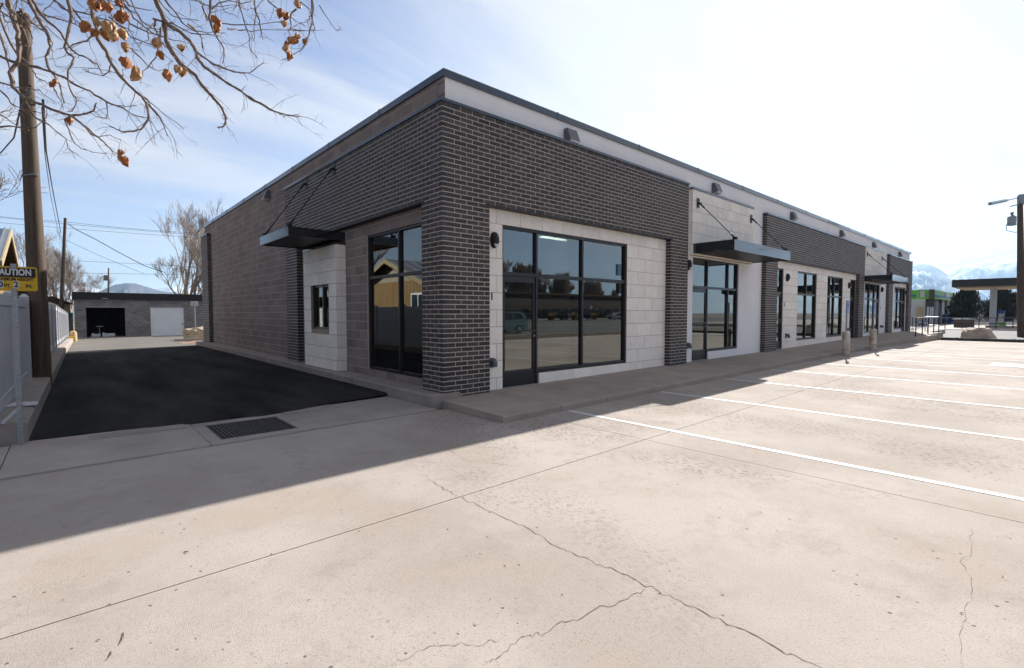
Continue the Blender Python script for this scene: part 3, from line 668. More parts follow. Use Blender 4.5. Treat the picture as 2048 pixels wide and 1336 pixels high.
# windows and doors
def pane(x0, x1, y0, y1, z0, z1, parent): return MB().box(x0, x1, y0, y1, z0, z1).build('pane', GLASS, parent)
def front_unit(x0, x1, z0, z1, mull, rail=2.15, door=None, base=-.04, sill=None, yf=.185):
    """storefront: mullions at mull, door=(xa,xb); window bottom at sill"""
    sill = z0 if sill is None else sill; fw = .05; y1 = yf + .11
    win = MB(); cuts = [x0] + list(mull) + [x1]
    win.box(x0, x1, yf, y1, z1-fw, z1)
    for c in mull: win.box(c-fw/2, c+fw/2, yf, y1, sill if not (door and door[0]-.1 < c < door[1]+.1) else base, z1-fw)
    win.box(x0, x0+fw, yf, y1, (base if door and abs(door[0]-x0) < .1 else sill), z1-fw); win.box(x1-fw, x1, yf, y1, (base if door and abs(door[1]-x1) < .1 else sill), z1-fw)
    root = win.build('window', FRAME, bld)
    for i, (a, c) in enumerate(zip(cuts, cuts[1:])):
        a2 = a + (fw if i == 0 else fw/2); c2 = c - (fw if i == len(cuts)-2 else fw/2)
        isd = door and door[0] - .1 < (a+c)/2 < door[1] + .1
        MB().box(a2, c2, yf+.003, y1-.003, rail-.035, rail+.035).build('rail', FRAME, root)
        pane(a2, c2, yf+.05, yf+.058, rail+.035, z1-fw, root)
        if not isd:
            MB().box(a2, c2, yf+.002, y1-.002, sill, sill+.07).build('rail', FRAME, root); pane(a2, c2, yf+.05, yf+.058, sill+.07, rail-.035, root)
        else:
            dr = MB(); dt = rail-.04; st = .06
            dr.box(a2+.004, a2+st, yf+.02, yf+.07, base+.012, dt); dr.box(c2-st, c2-.004, yf+.02, yf+.07, base+.012, dt); dr.box(a2+st, c2-st, yf+.02, yf+.07, dt-.11, dt); dr.box(a2+st, c2-st, yf+.02, yf+.07, base+.012, base+.30)
            d = dr.build('door', FRAME, bld); pane(a2+st, c2-st, yf+.042, yf+.05, base+.30, dt-.11, d)
            MB().box(a2+.03, c2-.02, yf-.03, yf+.0, base+1.07, base+1.10).box(a2+.03, a2+.06, yf, yf+.02, base+1.07, base+1.10).box(c2-.05, c2-.02, yf, yf+.02, base+1.07, base+1.10).build('push_bar', FRAME, d)
            MB().tube([(c2-.035, yf+.0, base+.98), (c2-.035, yf+.022, base+.98)], .017, 10).build('lock', CHROME, d)
            MB().box(a2, c2, yf-.02, y1, base-.0, base+.011).build('threshold', ZINC, d)
front_unit(W1[0], W1[1], .19, 3.05, [2.38, 3.80], door=(1.44, 2.38), base=-.035)
front_unit(W2[0], W2[1], .25, 2.98, [9.5, 10.85], door=(8.55, 9.5), base=.02)
front_unit(D3[0], D3[1], .06, 3.05, [], door=(14.36, 15.3), base=.055)
front_unit(W3a[0], W3a[1], .31, 3.05, [17.9]); front_unit(W3b[0], W3b[1], .32, 3.05, [21.58])
front_unit(D4[0], D4[1], .13, 3.05, [], door=(23.95, 24.88), base=.14)
front_unit(W4[0], W4[1], .34, 3.0, [27.7, 28.8], door=(28.8, 29.75), base=.16)
front_unit(W5[0], W5[1], .38, 3.02, [34.5, 35.55], door=(35.55, 36.5), base=.18)
sw = MB(); sw.box(1.42-.0, 5.42, .12, .157, .155, .189)
# infill under windows of bays 1,2,4,5 (door openings reach the ground)
f1 = MB(); f1.box(2.405, 5.40, .158, .36, -.1, .188); f1.build('front_wall', GROUT, bld)
f2 = MB(); f2.box(9.525, 11.5, .15, .36, -.1, .248); f2.box(26.6, 28.775, .15, .36, -.1, .338); f2.box(33.4, 35.525, .15, .36, -.1, .378); f2.build_each('stucco_wall', STUCCO, bld)
cache = {}
for a, c in ((2.42, 2.86), (2.866, 3.47), (3.476, 4.08), (4.086, 4.69), (4.696, 5.40)): MB().box(a, c, .15, .17, -.12, .186).build('stone_tile', STONE, bld)
# left window
def side_unit(y0, y1, z0, z1, mull, rail, xf=.185, fw=.05, glassm=GLASS):
    x1 = xf + .11; b = MB(); b.box(xf, x1, y0, y1, z1-fw, z1); b.box(xf, x1, y0, y1, z0, z0+.06)
    for c in [y0+fw/2, y1-fw/2] + list(mull): b.box(xf, x1, c-fw/2, c+fw/2, z0+.06, z1-fw)
    root = b.build('window', FRAME, bld); cuts = [y0+fw/2] + list(mull) + [y1-fw/2]
    for a, c in zip(cuts, cuts[1:]):
        a2, c2 = a+fw/2, c-fw/2
        if rail: MB().box(xf+.003, x1-.003, a2, c2, rail-.03, rail+.03).build('rail', FRAME, root); pane(xf+.05, xf+.058, a2, c2, rail+.03, z1-fw, root); pane(xf+.05, xf+.058, a2, c2, z0+.06, rail-.03, root)
        else: pane(xf+.05, xf+.058, a2, c2, z0+.06, z1-fw, root)
side_unit(LW[0], LW[1], .19, 3.05, [1.80], 2.15)
side_unit(LD[0], LD[1], 1.0, 2.2, [5.17], None, xf=-.02)
MB().box(-.005, .02, LD[0]+.05, LD[1]-.05, 2.03, 2.15).build('track_box', FRAME, bld)
# interior tube light and a partition edge seen through the first window
_tl = pixz(1111, 478, 3.53)
for k, (x, y) in enumerate(((_tl.x, _tl.y), (10.2, 3.2), (18, 3.4), (29, 3))):
    t_ = thing('tube_light', (x, y, 3.6), ['twin tube ceiling light glowing inside the corner shop', 'twin tube light inside the shop under the front steel canopy', 'twin tube light inside the shop with two tall windows', 'twin tube light inside the far shop by the end canopy'][k], 'ceiling light', 'tube lights in the shops')
    MB().box(x-.62, x+.62, y-.12, y+.12, 3.55, 3.6).build('housing', WHITEMET, t_)
    for dy_ in (-.05, .05): MB().tube([(x-.58, y+dy_, 3.535), (x+.58, y+dy_, 3.535)], .015, 8).build('tube', TUBE, t_)
# house numbers
for s, x in (('1', 1.18), ('3', 15.44), ('4', 23.78), ('5', 30.0)): text('house_number', s, .19, INK, at(x, .147, 1.70) @ FACE_S, bld, .004, bold=.004)

# ------------------------------------------------------------------ canopies, lamps, covers
def canopy(lab, horiz, u0, u1, o0, o1, z0, z1, anch, zc, group='steel rod-hung canopies'):
    c = thing('canopy', ((u0+u1)/2, 0, z0) if horiz else (0, (u0+u1)/2, z0), lab, 'canopy', group)
    def bx(b, a, d, p, q, e_, f): return b.box(a, d, p, q, e_, f) if horiz else b.box(p, q, a, d, e_, f)
    b = MB(); t = .03
    bx(b, u0, u1, o1, o1+t, z0, z1); bx(b, u0, u0+t, o1+t, o0, z0, z1); bx(b, u1-t, u1, o1+t, o0, z0, z1); b.build('fascia', CANOPY, c)
    b = MB(); bx(b, u0+t, u1-t, o1+t, o0, z0+.02, z0+.06); b.build('deck', BLACK, c)
    for u in anch:
        wl = o0 if horiz else o0
        P = (lambda a, o, z: (a, o, z)) if horiz else (lambda a, o, z: (o, a, z))
        pl = MB(); bx(pl, u-.07, u+.07, -.012 if not horiz else .03, .0 if not horiz else .048, zc-.13, zc+.13)
        base = -.012 if not horiz else .03
        pl.tube([P(u, base, zc), P(u, base-.09, zc-.05)], .03, 6); pl.build('wall_plate', BLACK, c)
        a, d = Vector(P(u, base-.06, zc-.04)), Vector(P(u, o1+.09, z1+.06)); ln = (d-a).normalized()
        MB().tube([a, a + ln*.16, a + ln*.18, d - ln*.18, d - ln*.16, d], [.022, .022, .0115, .0115, .022, .022], 8).build('tie_rod', BLACK, c)
        lg = MB(); bx(lg, u-.035, u+.035, o1+.03, o1+.14, z1-.02, z1+.085); lg.build('lug', BLACK, c)
    return c
canopy('black steel canopy hung by rods over the drive-through service window', False, 4.22, 6.34, .145, -1.1, 3.06, 3.26, (4.42, 6.22), 4.73)
canopy('black steel canopy over the shop door beside the corner brick bay', True, 8.36, 12.3, .145, -1.1, 3.05, 3.33, (8.58, 12.1), 4.48)
canopy('black steel canopy over the shop door near the ramp railing', True, 26.1, 29.7, .145, -1.1, 3.03, 3.33, (26.4, 29.5), 4.46)
def wallpack():
    t = thing('wall_light', (0, 0, 0), group='angular flood lights along the parapet')
    a = [(-.15, 0, -.14), (.15, 0, -.14), (.15, 0, .15), (-.15, 0, .15)]; c = [(-.15, -.20, -.10), (.15, -.20, -.10), (.15, -.10, .15), (-.15, -.10, .15)]
    MB().prism(c, a).build('housing', GREY, t); MB().hexa([(-.13, -.185, -.135), (.13, -.185, -.135), (.13, -.03, -.155), (-.13, -.03, -.155), (-.13, -.195, -.1), (.13, -.195, -.1), (.13, -.02, -.141), (-.13, -.02, -.141)]).build('lens', WHITE, t); return t
wp = wallpack(); labs = ['angular flood light on the stucco parapet above the corner brick bay', 'angular flood light above the white stone panel next to the corner brick bay', 'angular flood light above the left half of the long middle brick band', 'angular flood light above the right half of the long middle brick band', 'angular flood light above the stone panel near the ramp railing', 'angular flood light above the end brick bay of the building']
for k, x in enumerate((3.27, 9.72, 15.95, 22.1, 27.9, 34.2)):
    o = wp if k == 0 else dup(wp); o.location = (x, .149, 5.07); tag(o, labs[k], 'wall light')
o = dup(wp); o.location = (.149, 9.9, 5.08); o.rotation_euler = (0, 0, R(-90)); tag(o, 'angular flood light high on the brown block side wall', 'wall light')
def sconce():
    t = thing('wall_lamp', (0, 0, 0), group='black dome lamps beside the shop doors'); b = MB(); pr = []
    n = 14
    def ring(y, s): return [(s*.085*math.cos(2*math.pi*k/n), y, s*.15*math.sin(2*math.pi*k/n)) for k in range(n)]
    rs = [ring(0, 1), ring(-.05, .98), ring(-.085, .85), ring(-.11, .55), ring(-.118, .2)]; i = 0
    for q in rs: b.v += q
    for j in range(4):
        for a in range(n): c = (a+1) % n; b.f.append((j*n+a, j*n+c, (j+1)*n+c, (j+1)*n+a))
    b.f.append(tuple(range(4*n, 5*n))); b.build('housing', BLACK, t, smooth=True)
    MB().prism([(.05*math.cos(R(180+18*k)), -.085, -.075+.06*math.sin(R(180+18*k))) for k in range(11)], [(.045*math.cos(R(180+18*k)), -.108, -.075+.055*math.sin(R(180+18*k))) for k in range(11)]).build('lens', WHITE, t); return t
sc = sconce(); labs = ['black dome lamp by door number 1 on the white stone', 'black dome lamp on the stucco edge beside the door under the front canopy', 'black dome lamp above number 3 left of the two tall windows', 'black dome lamp above number 4 right of the two tall windows', 'black dome lamp above number 5 beside the far canopy', 'black dome lamp at the right pier of the end brick bay']
xs = (1.22, 8.25, 15.62, 23.62, 30.05, 36.58)
for k, x in enumerate(xs):
    o = sc if k == 0 else dup(sc); o.location = (x, .149, 2.74); tag(o, labs[k], 'wall lamp')
def cover():
    t = thing('outlet_cover', (0, 0, 0), group='grey outlet covers low on the front wall'); MB().box(-.055, .055, -.02, 0, -.09, .09).build('back_plate', GREY, t)
    b = MB().tube([(0, -.02, .03), (0, -.09, .03), (0, -.11, -.01), (0, -.11, -.07)], [.06, .06, .055, .045], 10); b.build('hood', GREY, t, smooth=True); return t
cv = cover(); labs = ['grey outlet cover low on the stone beside door number 1', 'grey outlet cover low on stucco beside the door under the front canopy', 'grey outlet cover below number 3 left of the tall windows', 'grey outlet cover below number 4 right of the tall windows', 'grey outlet cover below number 5 beside the far canopy']
for k, (x, z) in enumerate(zip((1.16, 8.27, 15.65, 23.65, 30.1), (.48, .48, .53, .59, .62))):
    o = cv if k == 0 else dup(cv); o.location = (x, .149, z); tag(o, labs[k], 'outlet cover')
#PART2
# ------------------------------------------------------------------ trees
def grow(seed, height, spread=.5, levels=5, trunk_r=.22, droop=0.0, fork=3, seg=4, lean=(0, 0), trunk_frac=.22, min_r=.006, up=.12):
    """bare tree: returns (trunk mesh builder, twig mesh builder), base at the origin"""
    rnd = random.Random(seed); T, K = MB(), MB()
    def rec(p, d, ln, r, lv):
        pts = [p]; rr = [r]; q = p.copy(); dd = d.copy()
        for i in range(seg):
            dd = (dd + Vector((rnd.uniform(-1, 1), rnd.uniform(-1, 1), rnd.uniform(-.6, 1))) * (.10 + .045*lv) + Vector((0, 0, up - droop*lv))).normalized()
            q = q + dd * ln / seg; pts.append(q.copy()); rr.append(max(min_r, r * (1 - .42*(i+1)/seg)))
        (T if lv < 3 else K).tube(pts, rr, 7 if lv == 0 else (5 if lv < 3 else 3), cap=False)
        if lv >= levels: return
        n = fork + (1 if lv in (0,) else 0) + (rnd.random() < .5)
        for k in range(n):
            t = rnd.uniform(.35, 1.0) if k else 1.0
            i = min(seg-1, int(t*seg)); f = t*seg - i; bp = pts[i].lerp(pts[i+1], f)
            ax = dd.orthogonal().normalized(); ax = Matrix.Rotation(rnd.uniform(0, 2*math.pi) + k*2.4, 3, dd) @ ax
            ang = rnd.uniform(.35, .85) * (spread*1.6) * (.7 if k == 0 else 1)
            nd = (dd * math.cos(ang) + ax * math.sin(ang)).normalized()
            rec(bp, nd, ln * rnd.uniform(.58, .82), max(min_r, rr[i] * rnd.uniform(.5, .72)), lv+1)
    rec(Vector((0, 0, 0)), Vector((lean[0], lean[1], 1)).normalized(), height*trunk_frac*1.6, trunk_r, 0)
    zmax = max(v[2] for v in T.v + K.v); s = height / zmax
    for B in (T, K): B.v = [(a*s, b_*s, c*s) for a, b_, c in B.v]
    return T, K
def tree_proto(name, **kw):
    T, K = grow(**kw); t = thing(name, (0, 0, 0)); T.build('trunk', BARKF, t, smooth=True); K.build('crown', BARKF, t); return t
protoA = tree_proto('bare_tree', seed=3, height=10, levels=6, fork=3, spread=.46, trunk_r=.24, min_r=.0075)
protoB = tree_proto('bare_tree', seed=12, height=10, levels=6, fork=3, spread=.55, trunk_r=.26, droop=.012, min_r=.0075, trunk_frac=.18)
protoC = tree_proto('bare_tree', seed=21, height=10, levels=6, fork=3, spread=.50, trunk_r=.20, min_r=.0075, trunk_frac=.2)
protoD = tree_proto('bare_tree', seed=33, height=10, levels=5, fork=4, spread=.5, trunk_r=.3, min_r=.024, trunk_frac=.15)
protoE = tree_proto('bare_tree', seed=38, height=10, levels=5, fork=4, spread=.55, trunk_r=.3, min_r=.028, trunk_frac=.18)
used = set()
def place_tree(pr, p, h, rz, label, group):
    o = pr if pr not in used else dup(pr); used.add(pr); o.location = p; o.rotation_euler = (0, 0, rz); o.scale = (h/10,)*3; tag(o, label, 'tree', group); return o
def gz(px, dep, z=-.5): v = pix(px, 626, dep); return (v.x, v.y, z)
GB = 'bare trees behind the storage shed'
place_tree(protoA, gz(142, 60), 12.4, .4, 'bare tree with a stout trunk just left of the storage shed', GB)
place_tree(protoC, gz(112, 66), 13, 2.0, 'bare slender tree between the leaning pole and the shed', GB)
place_tree(protoB, gz(66, 64), 13, 3.3, 'bare tree behind the white fence near the tall pole', GB)
place_tree(protoB, gz(196, 78), 8.4, 5.0, 'small bare tree beyond the shed roof near the thin pole', GB)
GR = 'bare trees behind the brown block wall'
place_tree(protoB, gz(374, 52), 13.6, 1.2, 'wide bare tree rising behind the right end of the shed', GR)
place_tree(protoA, gz(402, 58), 14.5, 4.2, 'tall bare tree half hidden by the brown block wall', GR)
place_tree(protoC, gz(440, 66), 17.5, 2.6, 'bare tree top showing above the block wall coping', GR)
place_tree(protoB, gz(-100, 21, -.1), 12.5, .7, 'big drooping bare tree beyond the neighbouring house roof', 'yard trees')
place_tree(protoA, gz(-260, 26, -.1), 12, 2.7, 'upright bare tree in the yard beside the drooping tree', 'yard trees')
for k, (px_, d_, h_) in enumerate(((1926, 130, 6), (1975, 120, 5.5), (1905, 140, 6))):
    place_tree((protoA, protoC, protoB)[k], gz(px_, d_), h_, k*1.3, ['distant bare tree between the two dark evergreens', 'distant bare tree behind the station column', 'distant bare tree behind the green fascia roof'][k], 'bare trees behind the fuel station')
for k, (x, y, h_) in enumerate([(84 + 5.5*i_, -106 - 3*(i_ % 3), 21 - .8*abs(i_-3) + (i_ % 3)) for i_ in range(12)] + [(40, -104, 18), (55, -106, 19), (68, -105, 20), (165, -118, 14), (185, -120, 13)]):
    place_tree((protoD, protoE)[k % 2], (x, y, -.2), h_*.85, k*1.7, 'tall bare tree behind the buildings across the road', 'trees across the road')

# overhanging branches with papery pods (foreground tree, trunk left of the frame)
gt = thing('pod_tree', (-7.0, .1, -.1), 'bare knobbly branches overhead hung with dry orange papery pods', 'tree')
TR = MB(); base = Vector((-7.0, .1, -.2))
trunk = [base, base + Vector((.05, -.1, 1.1)), base + Vector((.15, -.3, 2.2)), base + Vector((.3, -.6, 3.1))]
TR.tube(trunk, [.19, .16, .145, .12], 10); TR.build('trunk', BARK, gt, smooth=True)
S = 3.103
BRS = [  # (depth at start, depth at end, start radius, polyline in crop pixels of the photograph's top-left)
 (3.4, 3.5, .0130, [(940, -150), (970, 0), (1015, 120), (1030, 250), (1070, 330), (1120, 390), (1215, 470), (1255, 530), (1300, 580), (1340, 625), (1370, 660), (1400, 720), (1400, 760), (1390, 782), (1355, 795)]),
 (3.4, 3.2, .0095, [(1015, 120), (1060, 165), (1120, 200), (1180, 255), (1215, 310), (1225, 360), (1270, 415), (1330, 460), (1390, 505), (1450, 540), (1495, 565), (1530, 595), (1620, 640), (1700, 690), (1740, 705), (1790, 715), (1865, 722)]),
 (3.25, 3.2, .005, [(1225, 330), (1320, 395), (1430, 440), (1490, 450), (1540, 455), (1600, 415), (1640, 385)]),
 (3.25, 3.15, .0035, [(1530, 595), (1600, 640), (1680, 680), (1780, 718), (1850, 712)]),
 (2.9, 3.0, .0085, [(520, -120), (570, 60), (610, 240), (660, 320), (690, 390), (735, 455), (780, 510), (840, 565), (880, 600), (910, 640), (920, 690), (918, 740), (880, 800), (830, 815), (770, 820), (720, 800), (680, 780)]),
 (3.0, 3.0, .0055, [(910, 640), (960, 690), (1000, 740), (1020, 790), (1040, 845)]),
 (3.0, 3.0, .003, [(890, 600), (950, 650), (1000, 690), (1140, 800)]),
 (3.0, 3.0, .003, [(690, 395), (680, 440), (640, 470), (580, 460), (530, 440)]),
 (4.2, 4.0, .0095, [(-120, 300), (60, 380), (190, 405), (320, 440), (440, 510), (560, 570), (660, 630), (760, 670), (850, 720), (915, 733)]),
 (4.0, 4.0, .004, [(660, 630), (668, 690), (660, 738), (600, 725), (560, 700)]),
 (4.0, 4.0, .004, [(660, 635), (720, 655), (790, 660), (850, 655)]),
 (4.3, 3.9, .016, [(30, -140), (50, 0), (75, 100), (110, 200), (122, 300), (110, 390), (62, 450), (80, 540), (150, 610), (260, 650), (360, 690), (440, 715), (520, 708), (580, 690), (597, 640)]),
 (3.9, 3.9, .0065, [(440, 715), (520, 780), (610, 850), (660, 900), (700, 940), (735, 955)]),
 (3.9, 3.8, .005, [(440, 718), (400, 740), (425, 800), (460, 880), (500, 920), (570, 945), (655, 950)]),
 (3.9, 3.8, .0045, [(520, 780), (560, 830), (600, 850), (680, 840), (750, 865)]),
 (4.1, 4.0, .006, [(150, 610), (175, 660), (210, 720), (310, 780), (370, 830), (410, 860), (420, 920), (490, 968)]),
 (4.2, 4.1, .011, [(160, -130), (185, 20), (240, 120), (300, 230), (312, 290), (285, 350), (300, 420), (360, 500), (385, 590), (400, 640)]),
 (4.0, 3.9, .009, [(400, -120), (440, 60), (430, 180), (400, 290), (420, 330), (458, 355), (448, 400), (420, 440), (425, 520), (450, 580), (478, 625), (460, 670), (438, 695)]),
 (3.7, 3.6, .006, [(700, -120), (780, 30), (830, 110), (900, 170), (960, 215), (1010, 230)]),
 (3.7, 3.6, .0045, [(780, 270), (820, 310), (880, 365), (920, 410), (960, 435), (1030, 438)]),
 (3.6, 3.5, .0075, [(1290, -140), (1310, 0), (1298, 110), (1325, 195), (1355, 245), (1390, 300), (1392, 340), (1380, 395)]),
 (3.6, 3.5, .004, [(1310, 60), (1360, 20), (1420, 5), (1500, 20), (1560, 5)]),
 (3.5, 3.5, .005, [(1900, -130), (1930, 0), (1942, 120), (1920, 210), (1890, 280), (1870, 310), (1830, 335), (1745, 375)]),
 (3.5, 3.5, .0045, [(1440, -120), (1480, 0), (1510, 120), (1540, 210), (1555, 310), (1600, 362)]),
 (3.6, 3.5, .005, [(1560, -130), (1580, 0), (1588, 80), (1580, 170), (1576, 255)]),
 (3.6, 3.5, .005, [(1580, 60), (1610, 130), (1620, 200), (1632, 245)]),
 (3.6, 3.4, .005, [(960, -60), (1050, 30), (1130, 140), (1200, 188), (1280, 200), (1400, 205)]),
 (4.3, 4.1, .010, [(60, -150), (200, 0), (260, 90), (380, 210), (420, 280), (470, 330), (540, 360), (600, 400), (640, 470)]),
 (4.3, 4.2, .012, [(-140, 120), (0, 200), (40, 330), (60, 440)]),
 (4.4, 4.2, .009, [(-140, 0), (0, 120), (100, 330), (190, 410), (230, 480), (300, 520)]),
 (4.4, 4.1, .006, [(-100, 480), (20, 520), (130, 540), (250, 560), (340, 640)]),
 (4.3, 4.2, .006, [(-100, 800), (60, 780), (150, 800), (220, 790), (290, 730), (290, 680)]),
 (4.3, 4.2, .004, [(-80, 690), (40, 730), (120, 790), (170, 830)]),
 (4.2, 4.0, .007, [(300, -120), (330, 0), (400, 60), (520, 80), (620, 110), (740, 150), (830, 200)]),
 (4.3, 4.1, .006, [(230, 60), (330, 110), (420, 130), (500, 170), (600, 190)]),
 (4.3, 4.0, .006, [(330, 500), (340, 560), (370, 610), (395, 680)]),
 (3.6, 3.5, .0045, [(1600, -80), (1680, 20), (1740, 70), (1820, 120), (1895, 160)]),
 (3.9, 3.8, .005, [(760, -100), (820, 20), (870, 120), (960, 190), (1000, 200)]),
 (4.3, 4.1, .005, [(0, 560), (70, 640), (180, 690), (270, 700), (290, 760)]),
]
rnd = random.Random(4); starts = []
def knobbly(pts, r0, parent, n=6, twigs=.9, name='branch'):
    fine = []; 
    for a, c in zip(pts, pts[1:]):
        for i in range(3):
            t = i/3; j = (c-a).length*.035; fine.append(a.lerp(c, t) + Vector((rnd.uniform(-j, j), rnd.uniform(-j, j), rnd.uniform(-j, j))))
    fine.append(pts[-1]); N_ = len(fine)
    rr = [max(.0020, 1.35*r0*(1 - .78*(i/(N_-1))**.9))*rnd.uniform(.85, 1.3) for i in range(N_)]
    br = MB().tube(fine, rr, n).build(name, BARK, parent, smooth=True)
    tw = MB()
    for i in range(2, N_):
        if rnd.random() < twigs:
            p = fine[i]; d = (fine[i] - fine[i-1]).normalized(); ln = rnd.choice((.02, .03, .05, .10, .20))*rnd.uniform(.6, 1.3)
            s = Vector((rnd.uniform(-1, 1), rnd.uniform(-1, 1), rnd.uniform(-1, 1))); d2 = (d*.7 + s*.9).normalized(); tp = [p]; q = p.copy()
            for k in range(4): d2 = (d2 + Vector((rnd.uniform(-1, 1), rnd.uniform(-1, 1), rnd.uniform(-1.1, .7)))*.28).normalized(); q = q + d2*ln/4; tp.append(q.copy())
            r1 = min(rr[i]*.6, .0024 if ln > .06 else .0032); tw.tube(tp, [r1, r1*.85, r1*.7, r1*.55, .0008], 3)
            if ln > .12:
                for k in (2, 3):
                    e_ = tp[k] + Vector((rnd.uniform(-1, 1), rnd.uniform(-1, 1), rnd.uniform(-1, .6)))*.05; tw.tube([tp[k], e_], [r1*.6, .0007], 3)
    if tw.v: tw.build('twigs', BARK, br, kind='stuff')
    return br
for d0, d1, r0, pl in BRS:
    n_ = len(pl); pts = [pix(x/S, y/S, d0 + (d1-d0)*i/(n_-1)) for i, (x, y) in enumerate(pl)]
    knobbly(pts, r0, gt, 6 if r0 > .006 else 5)
    if pl[0][1] < -50 or pl[0][0] < -50: starts.append((pts[0], r0))
hub = trunk[-1]; lim = [hub, pix(-260, -230, 4.6), pix(-40, -260, 4.2), pix(160, -250, 3.9), pix(380, -240, 3.6), pix(640, -220, 3.5)]
MB().tube(lim, [.10, .075, .06, .045, .032, .015], 8).build('limb', BARK, gt, smooth=True)
lim2 = [hub, pix(-230, 0, 4.7), pix(-170, 120, 4.5), pix(-120, 250, 4.4)]
MB().tube(lim2, [.08, .05, .035, .02], 8).build('limb', BARK, gt, smooth=True)
for p, r0 in starts:
    q = min(lim + lim2, key=lambda c: (c-p).length); m_ = p.lerp(q, .5) + Vector((0, 0, .05)); MB().tube([p, m_, q], [r0, r0*1.3, r0*1.6], 6).build('branch', BARK, gt, smooth=True)
# extra twiggy growth from the upper limbs, filling the corner
for k in range(72):
    x0 = rnd.uniform(-60, 640); y0 = rnd.uniform(-140, 60); dp = rnd.uniform(3.6, 5.0); pl = [(x0, y0)]; dx_, dy_ = rnd.uniform(-.5, 1), rnd.uniform(.4, 1)
    for i in range(4): pl.append((pl[-1][0] + dx_*rnd.uniform(15, 55), pl[-1][1] + dy_*rnd.uniform(10, 42))); dx_ += rnd.uniform(-.5, .5); dy_ += rnd.uniform(-.5, .3)
    if x0 > 420: pl = [(a, min(b_, 60)) for a, b_ in pl]
    knobbly([pix(a, b_, dp + rnd.uniform(-.1, .1)) for a, b_ in pl], rnd.uniform(.003, .0085), gt, 4, .8)
def pod_mesh(sz, m, seed):
    r_ = random.Random(seed); b = MB(); n = 12; rows = 8
    for j in range(rows+1):
        t = j/rows; z = -t*sz*1.35; prof_ = math.sin(math.pi*min(1, t**.75*.97+.03))**.8
        for a in range(n):
            th = 2*math.pi*a/n; lobe = .42 + .58*abs(math.cos(1.5*th)); r2 = sz*.56*prof_*lobe*r_.uniform(.8, 1.15) + .0006
            b.v.append((r2*math.cos(th), r2*math.sin(th), z + r_.uniform(-1, 1)*sz*.06))
    for j in range(rows):
        for a in range(n):
            q = (a+1) % n
            if j >= rows-2 and r_.random() < .25: continue
            b.f.append((j*n+a, j*n+q, (j+1)*n+q, (j+1)*n+a))
    return b.mesh('pod', m, True)
pods = [pod_mesh(.045, POD, k) for k in range(4)] + [pod_mesh(.045, PODP, k+9) for k in range(3)]
PC = [(560, 10, 2.75, 0), (600, 40, 2.7, 1), (640, 20, 2.75, 2), (680, 40, 2.7, 0), (720, 10, 2.8, 1), (760, 80, 2.7, 1), (740, 110, 2.75, 2), (550, 160, 2.7, 3), (600, 130, 2.65, 4), (650, 150, 2.62, 5), (690, 160, 2.65, 4), (600, 205, 2.65, 0), (640, 210, 2.7, 2),
 (680, 205, 2.7, 1), (720, 220, 2.65, 4), (755, 200, 2.7, 6), (780, 285, 2.7, 5), (750, 375, 2.75, 0), (785, 385, 2.75, 3), (835, 430, 2.8, 4), (860, 470, 3.1, 5), (985, 260, 2.95, 4), (980, 335, 2.75, 0), (1118, 300, 3.0, 4), (1045, 460, 3.2, 0), (1045, 485, 3.4, 5), (1110, 430, 2.95, 4), (1140, 440, 3.0, 5),
 (345, 510, 4.0, 4), (330, 530, 4.1, 0), (755, 950, 3.7, 2), (745, 985, 3.6, 1), (775, 990, 3.5, 3), (770, 1015, 3.6, 1), (1345, 140, 3.6, 1), (1350, 175, 3.6, 2), (1335, 120, 3.7, 3), (1745, 75, 3.2, 0), (1775, 95, 3.2, 1), (1765, 150, 3.6, 4), (1805, 250, 3.5, 5), (1855, 235, 3.4, 4), (1840, 250, 3.5, 0), (1780, 285, 3.5, 2), (1785, 310, 3.4, 4), (1805, 345, 3.4, 1), (1850, 20, 3.7, 4), (1855, 45, 3.7, 5), (430, 745, 3.9, 1), (1890, 265, 3.8, 0)]
for x, y, dp, k in PC:
    p_ = pix(x/S, (y-22)/S, dp); o = obj('pod', pods[k], gt); o.location = p_; o.rotation_euler = (rnd.uniform(-.5, .5), rnd.uniform(-.5, .5), rnd.uniform(0, 6)); s_ = rnd.uniform(.85, 1.25); o.scale = (s_, s_, s_)
    MB().tube([p_, p_ + Vector((rnd.uniform(-.015, .015), rnd.uniform(-.015, .015), rnd.uniform(.05, .09)))], .0009, 3).build('stalk', BARK, gt)

# ------------------------------------------------------------------ evergreen shrubs at the fuel station
def evergreen():
    r_ = random.Random(8); b = MB(); t = thing('evergreen_shrub', (0, 0, 0))
    lob = [(Vector((r_.uniform(-1.3, 1.3), r_.uniform(-1.3, 1.3), r_.uniform(1.2, 3.2))), r_.uniform(.9, 1.5)) for _ in range(16)] + [(Vector((0, 0, 3.9)), .85), (Vector((.3, .2, 4.3)), .55), (Vector((0, 0, 2)), 1.9)]
    for c, r in lob:
        for _ in range(420):
            d = Vector((r_.gauss(0, 1), r_.gauss(0, 1), r_.gauss(0, 1))).normalized(); p = c + d*r*r_.uniform(.55, 1.05)
            if p.z < .25: continue
            s = r_.uniform(.22, .42); u = d.orthogonal().normalized(); u = Matrix.Rotation(r_.uniform(0, 6.3), 3, d) @ u; w_ = d.cross(u); n = (d*.6 + Vector((0, 0, .8))).normalized()
            b.poly([p - u*s*.5, p + w_*s*.35 + n*s*.5, p + u*s*.5, p + n*s*1.2])
    b.build('crown', LEAF, t); MB().tube([(0, 0, 0), (.05, 0, 1), (0, .1, 2.6)], [.2, .16, .08], 7).build('trunk', BARKF, t); return t
ev = evergreen()
